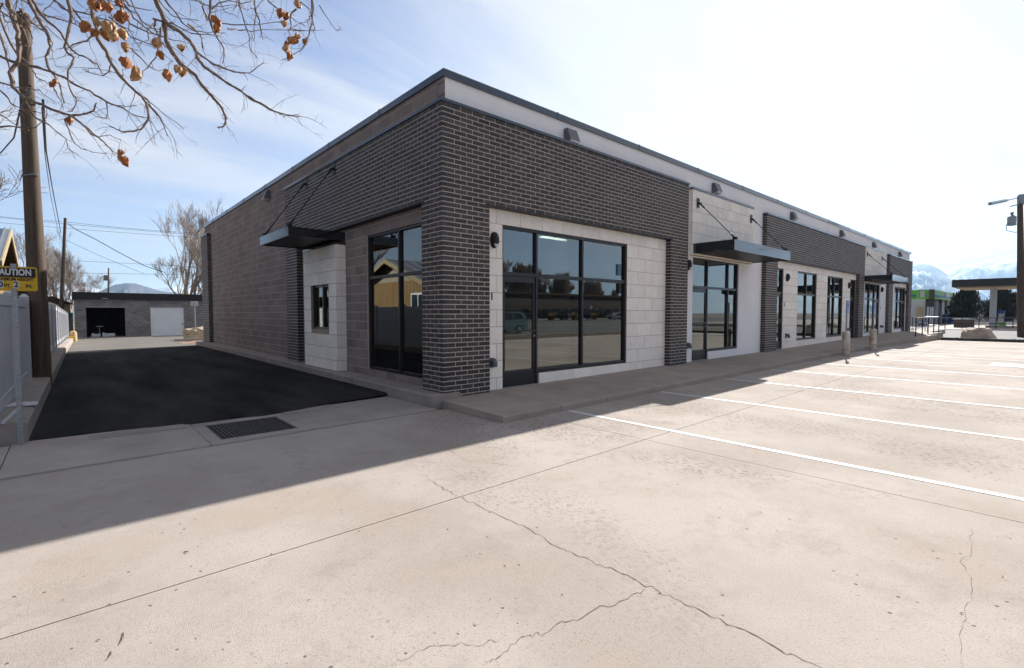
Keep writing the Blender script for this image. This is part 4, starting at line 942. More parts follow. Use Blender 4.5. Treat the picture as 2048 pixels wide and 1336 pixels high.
for k, (px_, py_, d_, s_, lab) in enumerate(((1932, 645, 66, 1.05, 'dark rounded evergreen left of the station column'), (1998, 645, 66, 1.04, 'dark rounded evergreen behind the station column'), (2050, 645, 70, 1.0, 'dark evergreen behind the tall wooden utility pole'))):
    o = ev if k == 0 else dup(ev, rz=k*2.1); p_ = pix(px_, 626, d_); o.location = (p_.x, p_.y, -.1); o.scale = (s_*.74, s_*.74, s_); tag(o, lab, 'shrub', 'evergreens beside the fuel station')

# ------------------------------------------------------------------ poles and wires
def pole_(name, base, top, r0, r1, label, cat='utility pole', group='wooden utility poles', cross=None):
    t = thing(name, base, label, cat, group); b_, e_ = Vector(base), Vector(top)
    MB().tube([b_, b_.lerp(e_, .33), b_.lerp(e_, .66), e_], [r0, r0*.9+r1*.1, r0*.4+r1*.6, r1], 14).build('shaft', POLE, t, smooth=True); return t
nb = Vector((-5.10, 7.25, -.3)); ntop = pix(46, 28, 9.9)
np_ = pole_('utility_pole', nb, ntop, .158, .105, 'thick brown wooden utility pole standing in the kerb beside the white fence')
b_ = nb.lerp(ntop, .36)
MB().box(b_.x+.10, b_.x+.135, b_.y-.03, b_.y+.03, b_.z-.32, b_.z-.22).build('tag', YEL, np_)
w1 = nb.lerp(ntop, .58); MB().tube([w1 + Vector((-.10, -.13, 0)), w1 + Vector((0, -.16, .03)), w1 + Vector((.08, -.15, .06)), w1 + Vector((.11, -.10, .03))], .012, 6).build('clamp', ZINC, np_)
mb_ = pix(121, 640, 42); mt = pix(130.5, 436, 42)
mp_ = pole_('utility_pole', mb_ - Vector((0, 0, .4)), mt, .15, .10, 'slim leaning wooden pole behind the far end of the white fence')
fb = pix(217, 600, 92); pole_('utility_pole', fb, pix(217, 536, 92), .14, .1, 'distant thin pole with a transformer above the shed roof')
tf = pix(212, 556, 92); MB().lathe([(.0, 0), (.35, .02), (.37, .9), (.2, 1.05), (0, 1.06)], tuple(tf - Vector((0, 0, .5))), 10).build('transformer', GREY, bpy.data.objects['utility_pole.002'])
pole_('utility_pole', pix(372, 600, 70), pix(372, 538, 70), .14, .1, 'short pole standing among the bare trees right of the shed')
rb = Vector((39.35, -5.16, -.1)); dr_ = depth(rb); rp = pole_('utility_pole', rb, pix(2040, 392, dr_), .20, .13, 'tall wooden pole with grey transformer beyond the parking lot boulder')
tp = pix(2023, 452, dr_); MB().lathe([(0, 0), (.21, .03), (.22, .52), (.2, .58), (.08, .66), (.06, .74), (.10, .78), (.08, .86), (0, .9)], (tp.x, tp.y, tp.z), 14).build('transformer', ZINC, rp, smooth=True)
MB().tube([pix(2019, 444, dr_), pix(2012, 450, dr_), pix(2013, 461, dr_), pix(2030, 465, dr_), pix(2039, 463, dr_)], .02, 5).build('cable', INK, rp)
MB().tube([pix(2028, 442, dr_), pix(2039, 440, dr_)], .03, 5).build('bracket', ZINC, rp); MB().tube([pix(2028, 449, dr_), pix(2039, 447, dr_)], .03, 5).build('bracket', ZINC, rp)
MB().tube([pix(1980, 407.5, dr_-4), pix(2012, 401, dr_-1.5)], .10, 6).tube([pix(2012, 401, dr_-1.5), pix(2040, 395, dr_)], .03, 5).build('arm', ZINC, rp)
MB().tube([pix(2020, 413, dr_), pix(2040, 408, dr_)], .035, 5).build('arm', ZINC, rp); MB().box(*(lambda v: (v.x-.2, v.x+.2, v.y-.15, v.y+.15, v.z-.3, v.z+.3))(pix(2043, 399, dr_))).build('junction_box', ZINC, rp)
def wire(pts, r, label, group='overhead wires', sag=0):
    v = [Vector(p) for p in pts]
    if sag and len(v) == 2: v = [v[0].lerp(v[1], i/12) - Vector((0, 0, sag*4*(i/12)*(1-i/12))) for i in range(13)]
    o = MB().tube(v, r, 5).build('wire', INK, None); return tag(o, label, 'wire', group)
wire([pix(86, 200, 9.9), pix(92, 300, 16), pix(104, 372, 25), pix(122, 466, 42)], .022, 'dark cable bundle dropping from the thick pole to the slim leaning pole')
wire([pix(84, 215, 9.9), pix(90, 310, 16), pix(101, 390, 25), pix(120, 480, 42)], .012, 'thin cable beside the dark bundle between the two left poles')
wire([pix(-60, 425, 43), pix(124, 443, 42)], .014, 'topmost thin wire reaching the slim pole from the left', sag=.1); wire([pix(134, 444, 42), pix(440, 468, 52)], .014, 'topmost thin wire running right from the slim pole', sag=.15)
wire([pix(-60, 429, 43), pix(440, 473, 52)], .014, 'second thin wire crossing just below the slim pole top', sag=.1)
wire([pix(-60, 440, 43), pix(440, 478, 52)], .014, 'third thin wire crossing below the slim pole top', sag=.1)
wire([pix(136, 447, 42), pix(150, 458, 42), pix(190, 478, 43), pix(240, 506, 44), pix(290, 532, 45), pix(330, 545, 46)], .03, 'twisted service cable sloping from the slim pole toward the trees')
wire([pix(132, 480, 42), pix(200, 512, 44), pix(290, 548, 47)], .014, 'fine wire sloping below the twisted service cable')
wire([pix(-40, 512, 80), pix(420, 535, 80)], .024, 'far horizontal wire above the distant thin pole'); wire([pix(60, 545, 92), pix(420, 550, 92)], .028, 'far horizontal wire meeting the distant thin pole')
wire([pix(60, 172, 4.9), pix(40, 220, 7), pix(28, 275, 9), pix(-20, 330, 12)], .012, 'white insulated wire sloping left from the thick pole')
wire([pix(1880, 535, 70), pix(2040, 500, dr_)], .012, 'long thin wire reaching the tall right pole', sag=.1)

# ------------------------------------------------------------------ white vinyl fence
fence = thing('vinyl_fence', (fx(3), 3, .08), 'long white vinyl privacy fence on a concrete kerb beside the alley', 'fence')
ys = [1.5 + 2.44*i for i in range(16)]
FH = 1.62
pm = MB().box(-.064, .064, -.064, .064, 0, FH).mesh('post', VINYL); cm = MB().prism([(-.075, -.075, 0), (.075, -.075, 0), (.075, .075, 0), (-.075, .075, 0)], [(-.02, -.02, .06), (.02, -.02, .06), (.02, .02, .06), (-.02, .02, .06)]).mesh('cap', VINYL)
pk = MB().box(-.011, .011, -.0748, .0748, .12, FH-.16).mesh('board', VINYL); rl = MB().box(-.026, .026, -1.155, 1.155, -.075, .075).mesh('rail', VINYL)
for y in ys:
    o = obj('post', pm, fence); o.location = (fx(y), y, rkz(y)); c = obj('cap', cm, fence); c.location = (fx(y), y, rkz(y)+FH)
for a, c in zip(ys, ys[1:]):
    m_ = (a+c)/2
    for z in (.13, FH-.12): o = obj('rail', rl, fence); o.location = (fx(m_), m_, rkz(m_)+z); o.rotation_euler = (0, 0, -.0157)
    for i in range(15): y = a + .15 + i*.1525; o = obj('board', pk, fence); o.location = (fx(y), y, rkz(y))

# caution sign on a perforated post
sg = thing('caution_sign', (-5.15, 1.30, -.17), 'yellow caution maximum height sign on a perforated steel post', 'sign')
sx, sy = -5.11, 1.33
pb_ = MB(); 
for x0, x1 in ((-.025, -.009), (.009, .025)): pb_.box(sx+x0, sx+x1, sy-.006, sy+.004, -.18, 1.72)
for i in range(38): z = -.16 + i*.05; pb_.box(sx-.009, sx+.009, sy-.006, sy+.004, z, z+.03)
pb_.box(sx-.025, sx-.021, sy+.004, sy+.03, -.18, 1.72); pb_.box(sx+.021, sx+.025, sy+.004, sy+.03, -.18, 1.72); pb_.build('post', ZINC, sg)
def rr_plate(cx, y0, y1, z0, z1, w, r=.025):
    pts = []
    for (ax, az_, s0) in ((cx+w/2-r, z1-r, 0), (cx-w/2+r, z1-r, 90), (cx-w/2+r, z0+r, 180), (cx+w/2-r, z0+r, 270)):
        for k in range(5): t = R(s0 + 22.5*k); pts.append((ax + r*math.cos(t), az_ + r*math.sin(t)))
    return MB().prism([(a, y0, b_) for a, b_ in pts], [(a, y1, b_) for a, b_ in pts])
zb, zt = 1.66, 1.945; yp = sy - .012
rr_plate(sx, yp-.003, yp, zb, zt, .40).build('plate', YEL, sg)
MB().box(sx-.186, sx+.186, yp-.0045, yp-.0031, zt-.125, zt-.018).build('header', INK, sg)
T_ = lambda dx_, z: at(sx+dx_, yp-.0055, z) @ FACE_S
text('lettering', 'CAUTION', .10, WHITE, T_(-.008, zt-.07), sg, .0005, bold=.004, sx=.70); text('lettering', 'MAXIMUM HEIGHT', .053, INK, T_(0, zt-.15), sg, .0005, bold=.0015, sx=.74)
for dx_ in (-.155, -.108, .018): MB().box(sx+dx_-.022, sx+dx_+.022, yp-.0042, yp-.0031, zb+.03, zb+.115).build('digit_plate', WHITE, sg)
for s, dx_ in (('1', -.155), ('0', -.108), ('2', .018)): text('lettering', s, .09, INK, T_(dx_, zb+.071), sg, .0005, bold=.003, sx=.85)
text('lettering', 'FT.', .055, INK, T_(-.053, zb+.058), sg, .0005, bold=.0015, sx=.8); text('lettering', 'IN.', .055, INK, T_(.125, zb+.058), sg, .0005, bold=.0015, sx=.85); text('lettering', '_', .05, INK, T_(.068, zb+.058), sg, .0005)
MB().box(sx-.025, sx+.025, yp-.02, yp+.02, zt-.01, zt+.03).tube([(sx, yp-.022, zt-.012), (sx, yp-.004, zt-.012)], .022, 10).build('clip', ZINC, sg); MB().tube([(sx, yp-.022, zb+.01), (sx, yp-.004, zb+.01)], .022, 10).build('bolt', ZINC, sg)
pz = lambda px_, py_, z: pixz(px_, py_, z)
q = [pz(2, 815, .09), pz(74, 812, .09), pz(78, 803, .09), pz(30, 806, .09)]
tag(MB().poly([v + Vector((0, 0, .004 + .01*(i % 2))) for i, v in enumerate(q)]).build('paper', mat('printed_paper', (.72, .72, .74), (.55, .48, .50), scale=30, contrast=(.5, .6))), 'crumpled printed paper sheet lying on the kerb below the sign', 'paper')
a_, c_ = pz(6, 848, .09), pz(40, 817, .09); d_ = (c_-a_).normalized(); n_ = Vector((-d_.y, d_.x, 0))*.02
tag(MB().hexa([a_-n_, a_+n_, c_+n_, c_-n_] + [v + Vector((0, 0, .025)) for v in (a_-n_, a_+n_, c_+n_, c_-n_)]).build('plastic_strip', VINYL), 'white plastic strip lying on the kerb by the sign post', 'strip')

# ------------------------------------------------------------------ neighbouring house
hs = thing('neighbour_house', (-10, 14.3, -.1), 'small house with golden ribbed siding and metal gable roof behind the white fence', 'house')
ax, ay, az_, hw, sl = -5.9, 14.3, 3.92, 3.35, .36
ez = az_ - hw*sl
MB().prism([(-6.3, ay-2.9, -.1), (-6.3, ay+2.9, -.1), (-6.3, ay+2.9, az_-2.9*sl-.05), (-6.3, ay, az_-.06), (-6.3, ay-2.9, az_-2.9*sl-.05)], [(-17, ay-2.9, -.1), (-17, ay+2.9, -.1), (-17, ay+2.9, az_-2.9*sl-.05), (-17, ay, az_-.06), (-17, ay-2.9, az_-2.9*sl-.05)]).build('wall', GABLE, hs)
for i in range(48):
    y = ay-2.88 + i*.12; MB().box(-6.299, -6.27, y, y+.085, -.05, 2.85).build('siding_board', GOLD, hs)
for s in (-1, 1):
    A = [(ax, ay, az_), (-17.3, ay, az_), (-17.3, ay+s*hw, ez), (ax, ay+s*hw, ez)]; 
    if s > 0: A.reverse()
    MB().prism([(x, y, z-.05) for x, y, z in A], A).build('roof', METROOF, hs)
    for i in range(19): x = ax - .1 - i*.6; MB().hexa([(x, ay+s*.02, az_-.0), (x-.03, ay+s*.02, az_-.0), (x-.03, ay+s*hw, ez), (x, ay+s*hw, ez)] + [(x, ay+s*.02, az_+.035), (x-.03, ay+s*.02, az_+.035), (x-.03, ay+s*hw, ez+.035), (x, ay+s*hw, ez+.035)]).build('seam', METROOF, hs)
    MB().hexa([(ax+.0, ay, az_-.20), (ax+.035, ay, az_-.20), (ax+.035, ay+s*hw, ez-.20), (ax, ay+s*hw, ez-.20), (ax, ay, az_+.01), (ax+.035, ay, az_+.01), (ax+.035, ay+s*hw, ez+.01), (ax, ay+s*hw, ez+.01)]).build('barge_board', TAN, hs)
    MB().hexa([(ax-.02, ay, az_-.07), (-6.31, ay, az_-.07), (-6.31, ay+s*hw, ez-.07), (ax-.02, ay+s*hw, ez-.07), (ax-.02, ay, az_-.055), (-6.31, ay, az_-.055), (-6.31, ay+s*hw, ez-.055), (ax-.02, ay+s*hw, ez-.055)]).build('soffit', BROWN, hs)
wn = MB()
for q in ((11.35, 12.55, 1.50, 1.58), (11.35, 12.55, 2.20, 2.28), (11.35, 11.43, 1.58, 2.2), (12.47, 12.55, 1.58, 2.2), (11.91, 11.97, 1.58, 2.2)): wn.box(-6.30, -6.24, *q)
wf = wn.build('window', WHITEMET, hs); MB().box(-6.268, -6.255, 11.43, 12.47, 1.58, 2.2).build('pane', GLASS2, wf)
ls = thing('garden_shed', (-8, 24, -.2), 'low dark garden shed with white eave behind the white fence', 'shed')
MB().box(-10.5, -6.2, 21.5, 26.5, -.3, 2.05).build('wall', DARKW, ls); MB().hexa([(-10.8, 21.0, 2.05), (-5.75, 21.0, 2.05), (-5.75, 27, 1.95), (-10.8, 27, 1.95), (-10.8, 21.0, 2.3), (-5.75, 21.0, 2.3), (-5.75, 27, 2.15), (-10.8, 27, 2.15)]).build('roof', BROWN, ls); MB().box(-5.745, -5.70, 22.2, 27, 2.0, 2.14).build('eave_board', WHITEMET, ls)

# ------------------------------------------------------------------ storage shed at the end of the alley
SY = 44.2; k_ = (SY + 6.91)/38.11
def shx(x): return CAM.x + (x - CAM.x)*k_
def shz(z): return 1.4 + (z - 1.4)*k_
shed = thing('storage_shed', (shx(-1.2), SY, shz(-.02)), 'long grey block storage shed with black fascia and white roll-up door', 'shed')
x0, x1, zb_, zt_ = shx(-4.42), shx(5.2), shz(-.03), shz(2.2); op1 = (shx(-3.93), shx(-2.13), zb_-1, shz(1.725)); op2 = (shx(-.88), shx(.88), zb_-1, shz(1.75))
w = MB(); wall_boxes(w, x0, x1, zb_-.4, zt_, SY+.006, SY+.2, [op1, op2]); w.build('front_wall', CMUGJ, shed)
sb = []; block_face(x0, x1, zb_, zt_, [op1, op2], plane=SY, out=sb, axis='x'); split_pieces(sb, 'block', CMUG, 'blocks', shed)
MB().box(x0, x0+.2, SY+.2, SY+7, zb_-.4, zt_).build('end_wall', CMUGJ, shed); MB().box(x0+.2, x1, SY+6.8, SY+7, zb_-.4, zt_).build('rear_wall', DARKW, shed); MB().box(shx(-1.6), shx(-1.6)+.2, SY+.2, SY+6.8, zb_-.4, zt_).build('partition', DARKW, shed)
MB().box(x0-.12, x1+.1, SY-.22, SY-.12, zt_, shz(2.58)).box(x0-.12, x0-.02, SY-.12, SY+7.1, zt_, shz(2.58)).build('fascia', BLACK, shed); MB().box(x0-.02, x1+.1, SY-.12, SY+7.1, zt_+.02, zt_+.12).build('roof', BLACK, shed)
MB().box(x0-.12, x1+.1, SY-.24, SY-.10, shz(2.58), shz(2.58)+.04).build('fascia_trim', BLACK, shed)
n_sl = 26; hz = (op2[3] - zb_)/n_sl
for i in range(n_sl): MB().hexa([(op2[0], SY+.06, zb_+i*hz), (op2[1], SY+.06, zb_+i*hz), (op2[1], SY+.09, zb_+i*hz), (op2[0], SY+.09, zb_+i*hz), (op2[0], SY+.075, zb_+(i+1)*hz-.008), (op2[1], SY+.075, zb_+(i+1)*hz-.008), (op2[1], SY+.09, zb_+(i+1)*hz-.008), (op2[0], SY+.09, zb_+(i+1)*hz-.008)]).build('door_slat', WHITEMET, shed)
MB().box(op2[1]-.22, op2[1]-.02, SY+.03, SY+.06, zb_+.95, zb_+1.0).build('door_handle', BLACK, shed)
MB().box(shx(-3.2), shx(-2.93), SY-.33, SY-.22, shz(2.27), shz(2.42)).build('lamp_housing', BLACK, shed); MB().box(shx(-3.2), shx(-2.93), SY-.34, SY-.22, shz(2.24), shz(2.268)).build('lamp_lens', WHITE, shed)
MB().hexa([(x0-.5, SY-1.0, zb_-.6), (x1+.2, SY-1.0, zb_-.6), (x1+.2, SY+.3, zb_-.6), (x0-.5, SY+.3, zb_-.6), (x0-.5, SY-1.0, zb_-.02), (x1+.2, SY-1.0, zb_+.0), (x1+.2, SY+.3, zb_+.01), (x0-.5, SY+.3, zb_)]).build('threshold', KERB, shed)
MB().box(x0+.2, x1, SY+.3, SY+6.8, zb_-.3, zb_-.01).build('floor', INFLOOR, shed)
ju = lambda px_, py_, d_: pix(px_, py_, d_)
def junk(name, px_, py_, w_, h_, lab, cat, m): v = pix(px_, py_, 40.9); o = MB().box(v.x-w_/2, v.x+w_/2, SY+1.2, SY+1.6, zb_, zb_+h_).box(v.x-w_/2-.05, v.x-w_/2+.10, SY+1.1, SY+1.7, zb_, zb_+h_*1.25).build(name, m); return tag(o, lab, cat)
junk('crate', 192, 672, .5, .22, 'pale low crate left inside the open dark shed bay', 'crate', WHITEMET); junk('crate', 218, 671, .75, .25, 'brown and white crate right inside the open dark shed bay', 'crate', WHITEMET)
tag(MB().box(shx(-3.45), shx(-3.1), SY+2.6, SY+2.8, zb_+.78, zb_+.84).box(shx(-3.3), shx(-3.27), SY+2.6, SY+2.8, zb_, zb_+.78).build('trestle', WHITEMET), 'small white trestle deep inside the open shed bay', 'trestle')

# things between the building and the shed
def agz(x, y): return alleyz(x, y) + .012
def boulder(name, c, s, m, lab, seed, cat='boulder'):
    b = MB(); rows, n = 12, 18
    for j in range(rows+1):
        ph = math.pi*j/rows
        for a in range(n):
            th = 2*math.pi*a/n; d = Vector((math.sin(ph)*math.cos(th), math.sin(ph)*math.sin(th), math.cos(ph))); f = 1 + .28*noise.fractal(d*1.3 + Vector((seed, 0, 0)), .9, 2, 4); f = f*(1 if d.z > 0 else .9)
            rh = (math.hypot(d.x, d.y)+1e-6)**-.35
            b.v.append((c[0] + d.x*rh*s[0]*f, c[1] + d.y*rh*s[1]*f, c[2] + max(-.2, math.copysign(abs(d.z)**.55, d.z))*s[2]*f*.85))
    for j in range(rows):
        for a in range(n): q = (a+1) % n; b.f.append((j*n+a, (j+1)*n+a, (j+1)*n+q, j*n+q))
    me = b.mesh(name, m); o = obj(name, me); return tag(o, lab, cat, 'landscape boulders')
c = pixz(395, 681, -.32); boulder('boulder', (c.x+.25, c.y, -.30), (1.0, .8, .95), ROCK2, 'pale tan boulder behind the far end of the block wall', 3)
c = pixz(385, 683, -.27); tag(MB().prism([(c.x-.9, c.y-.12, c.z), (c.x+1.0, c.y-.12, c.z), (c.x+1.0, c.y+.12, c.z), (c.x-.9, c.y+.12, c.z)], [(c.x-.85, c.y-.07, c.z+.17), (c.x+1.0, c.y-.07, c.z+.17), (c.x+1.0, c.y+.07, c.z+.17), (c.x-.85, c.y+.07, c.z+.17)]).build('wheel_stop', KERB), 'concrete wheel stop in front of the pale tan boulder', 'wheel stop')
p1, p2 = pixz(360, 688, -.22), pixz(397, 683, -.22); d_ = (p2-p1).normalized(); n_ = Vector((-d_.y, d_.x, 0))*.12
tag(MB().hexa([p1-n_, p1+n_, p2+n_, p2-n_] + [v + Vector((0, 0, .05)) for v in (p1-n_, p1+n_, p2+n_, p2-n_)]).build('plank', WOODP), 'brown plank lying on the asphalt near the wheel stop', 'plank')
c = pixz(391, 676, -.38); sp = thing('parking_sign', (c.x, c.y, c.z), 'grey sign plate seen from behind on a thin post by the boulder', 'sign')
d_ = depth(c); zt_ = pix(391, 612, d_).z; MB().tube([(c.x, c.y, c.z-.1), (c.x, c.y, zt_+.35)], .035, 8).build('post', ZINC, sp); MB().box(c.x-.24, c.x+.24, c.y+.036, c.y+.045, zt_-.0, zt_+.34).build('plate', mat('pale_plate', (.62, .58, .50), rough=.5), sp)
c = pixz(147, 681, -.42); tag(MB().lathe([(.19, 0), (.19, .55), (.15, .66), (.06, .71), (0, .72)], (c.x, c.y, -.48), 14).build('bollard', mat('ochre_paint', (.56, .42, .20), (.48, .36, .17), rough=.8), smooth=True), 'short ochre bollard at the end of the white fence', 'bollard')
c = pixz(136, 679, -.3); tag(MB().prism([(c.x-.45, c.y-.3, c.z-.1), (c.x+.35, c.y-.3, c.z-.1), (c.x+.35, c.y+.2, c.z-.1), (c.x-.45, c.y+.2, c.z-.1)], [(c.x-.4, c.y-.25, c.z+.2), (c.x+.3, c.y-.25, c.z+.2), (c.x+.3, c.y+.15, c.z+.2), (c.x-.4, c.y+.15, c.z+.2)]).build('yellow_block', YEL), 'low yellow block on the kerb beside the ochre bollard', 'block')
gf = thing('corrugated_fence', (shx(-5.1), SY, -.6), 'grey corrugated fence panel with green cap beside the shed', 'fence'); gx0, gx1 = shx(-5.9), shx(-4.5)
for i in range(14): z = shz(.05) + i*.115; MB().prism([(gx0, SY+1, z), (gx0, SY+.96, z+.055), (gx0, SY+1, z+.11)], [(gx1, SY+1, z), (gx1, SY+.96, z+.055), (gx1, SY+1, z+.11)]).build('panel', GREY, gf)
MB().box(gx0, gx1, SY+.9, SY+1.05, shz(1.2), shz(1.42)).build('cap', mat('green_cap', (.012, .16, .11), rough=.6), gf)
hb = thing('back_house', (shx(-6), SY+9, -.6), 'far small house roof peeking over the green-capped fence', 'house'); MB().box(shx(-6.4), shx(-4.6), SY+8, SY+12, -.8, 2.3).build('wall', TAN, hb); MB().prism([(shx(-6.6), SY+7.6, 2.2), (shx(-4.4), SY+7.6, 2.2), (shx(-5.5), SY+7.6, 2.9)], [(shx(-6.6), SY+12.4, 2.2), (shx(-4.4), SY+12.4, 2.2), (shx(-5.5), SY+12.4, 2.9)]).build('roof', BROWN, hb)

# ------------------------------------------------------------------ bollards with accessible-parking signs
def bollard_sign():
    t = thing('bollard_sign', (0, 0, 0)); MB().lathe([(.12, 0), (.12, .82), (.105, .84), (0, .845)], (0, 0, 0), 20).build('bollard', BOLL, t, smooth=True)
    MB().box(-.025, .025, -.02, .02, .84, 1.92).build('post', ZINC, t); pl = rr_plate(0, -.03, -.024, 1.46, 1.91, .30, .02).build('plate', BLUE, t)
    sy_ = MB().tube([(.02 + .075*math.cos(R(a)), -.0325, 1.60 + .075*math.sin(R(a))) for a in range(-200, 60, 20)], .010, 4)
    sy_.box(-.03, -.008, -.034, -.0305, 1.62, 1.74); sy_.box(-.03, .055, -.034, -.0305, 1.625, 1.645); sy_.box(.04, .06, -.034, -.0305, 1.55, 1.625); sy_.box(-.03, .03, -.034, -.0305, 1.69, 1.705); sy_.tube([(-.018, -.0325, 1.775), (-.018, -.0305, 1.775)], .022, 10); sy_.build('symbol', WHITE, t)
    for z, s in ((1.86, 'RESERVED'), (1.825, 'PARKING')): text('lettering', s, .042, WHITE, at(0, -.031, z) @ FACE_S, t, .0005)
    MB().box(-.13, .13, -.034, -.0305, 1.475, 1.495).build('border', WHITE, t); return t
bs = bollard_sign(); bs.location = (15.55, -1.84, lotz(16)); tag(bs, 'stained concrete bollard with blue accessible parking sign, before the tall windows', 'bollard', 'bollards with parking signs')
o = dup(bs); o.location = (19.2, -1.84, lotz(16)); tag(o, 'stained concrete bollard with blue accessible parking sign, nearer the far canopy', 'bollard')
tag(MB().poly([(15.2, -1.55, walkz(16, -1.5)+.006), (16.9, -1.5, walkz(16.9, -1.5)+.006), (17.0, -.95, walkz(17, -1)+.006), (15.5, -1.05, walkz(15.5, -1)+.006)]).build('rust_mat', mat('rust_stain', (.33, .22, .13), (.36, .28, .2), scale=3)), 'rusty brown tactile patch on the sidewalk behind the first bollard', 'mat')

# ------------------------------------------------------------------ ramp railing and banner
rlg = thing('ramp_railing', (30, -2, .1), 'black pipe railing with silver top rail at the end of the sidewalk ramp', 'railing')
rise = lambda x: 0 if x < 24 else .012*(x-24)
def rpost(px_, py_, z=.20): q = pixz(px_, py_, z); return (q.x, q.y)
pp = [rpost(*q) for q in ((1831.2, 672), (1844.3, 669.8), (1855.8, 668.2), (1867, 666.4), (1877.3, 664.6))]; zr = .20
for x, y in pp: MB().tube([(x, y, zr-.03), (x, y, zr+.95)], .026, 8).build('post', BLACK, rlg)
bp_ = [rpost(1824, 661.8, .19), rpost(1850, 661.5, .19)]
for x, y in bp_: MB().tube([(x, y, zr-.05), (x, y, zr+.95)], .026, 8).build('post', BLACK, rlg)
path = pp + [(bp_[1][0], bp_[1][1]), (bp_[0][0], bp_[0][1])]
MB().tube([(x, y, zr+.95) for x, y in path], .028, 8).build('top_rail', ZINC, rlg); MB().tube([(x, y, zr+.42) for x, y in path], .022, 8).build('mid_rail', ZINC, rlg)
bn = thing('banner', (34, -1.2, 0), 'white banner with blue and black hand lettering OPEN behind the ramp railing', 'banner')
dB = 33.0; v = [pix(1829, 643, dB), pix(1856, 641, dB), pix(1856, 654, dB), pix(1828, 654, dB)]; dn = Vector((VH.x, VH.y, 0))*.01
MB().prism([p_ + dn for p_ in v], v).build('cloth', WHITE, bn)
cB = (v[0]+v[1]+v[2]+v[3])/4; rotB = Matrix.Rotation(YAW - R(90), 4, 'Z') @ FACE_S
text('lettering', 'OPEN', .30, INK, Matrix.Translation(cB - dn*.6 + Vector((0, 0, -.07))) @ rotB, bn, .002, bold=.012, sx=.95); text('lettering', 'DEL TREAT', .17, BLUET, Matrix.Translation(cB - dn*.6 + Vector((0, 0, .15))) @ rotB, bn, .002, bold=.006)
for p_ in (v[0], v[1]): MB().tube([p_ + dn*3, (p_.x+dn.x*3, p_.y+dn.y*3, -.05)], .02, 6).build('stake', ZINC, bn)

# ------------------------------------------------------------------ far right: kerb, boulder, rails, fuel station
ek = thing('east_kerb', (31, -4, -.1), kind='structure')
for k in range(7): MB().box(31.02, 31.35, -2.4 - 1.9*(k+1) + .01, -2.4 - 1.9*k, -.4, .06).build('kerb_stone', mat('dark_kerb', (.10, .092, .088), (.075, .07, .066), rough=.9) if k == 0 else MATS['dark_kerb'], ek)
MB().box(31.36, 32.55, -15, -1.25, -.4, .0).build('gravel_bed', GRAVEL, ek)
gs = MB(); r_ = random.Random(2)
for _ in range(420):
    x, y, s = r_.uniform(31.4, 32.5), r_.uniform(-9, -1.4), r_.uniform(.02, .055); gs.lathe([(0, 0), (s, s*.4), (s*.7, s), (0, s*1.1)], (x, y, -.01), 5)
gs.build('gravel_stones', GRAVEL, ek, kind='stuff')
boulder('boulder', (32.3, -3.75, .06), (.5, .72, .62), ROCK, 'rounded brown boulder in the gravel strip past the parking lot', 12)
pr = thing('pipe_fence', (50, -3, -.1), 'low black pipe rail fence along the side street', 'fence')
for k in range(6): p_ = pix(1890 + k*34, 650, 46); MB().tube([(p_.x, p_.y, -.1), (p_.x, p_.y, .95)], .035, 6).build('post', BLACK, pr)
pa, pb2 = pix(1880, 650, 46), pix(2062, 650, 46)
for z in (.42, .95): MB().tube([(pa.x, pa.y, z), (pb2.x, pb2.y, z)], .04, 6).build('rail', BLACK if z < .9 else GREY, pr)
st = thing('fuel_station', (85, 8, -.06), 'small station shop with green and blue fascia and pale bays', 'building')
gx, gy = 77.0, 4.6
MB().box(gx+.6, gx+20, gy+.4, gy+14, -.1, 3.3).build('wall', DARKW, st); MB().box(gx+.1, gx+20.4, gy+.1, gy+14.4, 3.3, 4.1).build('roof', DARKW, st)
MB().box(gx-.3, gx-.1, gy-.12, gy+14.5, 3.2, 4.35).build('fascia', GREEN, st); MB().box(gx-.1, gx+20.5, gy-.3, gy-.1, 3.2, 4.35).build('fascia', GREEN, st)
MB().box(gx-.34, gx-.301, gy+.3, gy+14.4, 3.52, 3.72).build('stripe', STRIPE, st); MB().box(gx+.3, gx+20.4, gy-.34, gy-.301, 3.52, 3.72).build('stripe', STRIPE, st); MB().box(gx-.45, gx+.05, gy-.45, gy+.05, 3.15, 4.4).build('corner_post', DARKW, st)
MB().box(gx+9.5, gx+12.2, gy-.37, gy-.341, 3.72, 4.25).build('sign_panel', WHITE, st); MB().box(gx+16.2, gx+17, gy-.42, gy-.341, 3.2, 4.4).build('fascia_joint', DARKW, st)
for a in (6.0, 11.0, 16.2): MB().box(gx+a, gx+a+2.2, gy+.2, gy+.398, -.1, 3.2).build('pale_bay', LWALL, st)
for a in (.9, 2.9, 4.4): MB().box(gx+a, gx+a+.9, gy+.34, gy+.398, 0, 2.2).build('door', WHITEMET, st)
for a in (8.4, 13.5): MB().box(gx+a, gx+a+2.2, gy+.36, gy+.398, 0, 2.9).build('roller_door', BROWN, st)
for a in (9.0, 13.2, 15.6): MB().box(gx+a, gx+a+.5, gy-.6, gy-.1, -.05, 1.2).build('blue_post', STRIPE, st)
kb = thing('kiosk', (73, 7, -.06), 'small pale kiosk with tan doorway left of the green station shop', 'kiosk'); kd = 57.0
ka, kc_ = pix(1822, 626, kd), pix(1850, 626, kd-1)
MB().prism([(ka.x, ka.y, -.1), (kc_.x, kc_.y, -.1), (kc_.x+4, kc_.y+2, -.1), (ka.x+4, ka.y+3, -.1)], [(ka.x, ka.y, 3.0), (kc_.x, kc_.y, 3.0), (kc_.x+4, kc_.y+2, 3.0), (ka.x+4, ka.y+3, 3.0)]).build('wall', LWALL, kb)
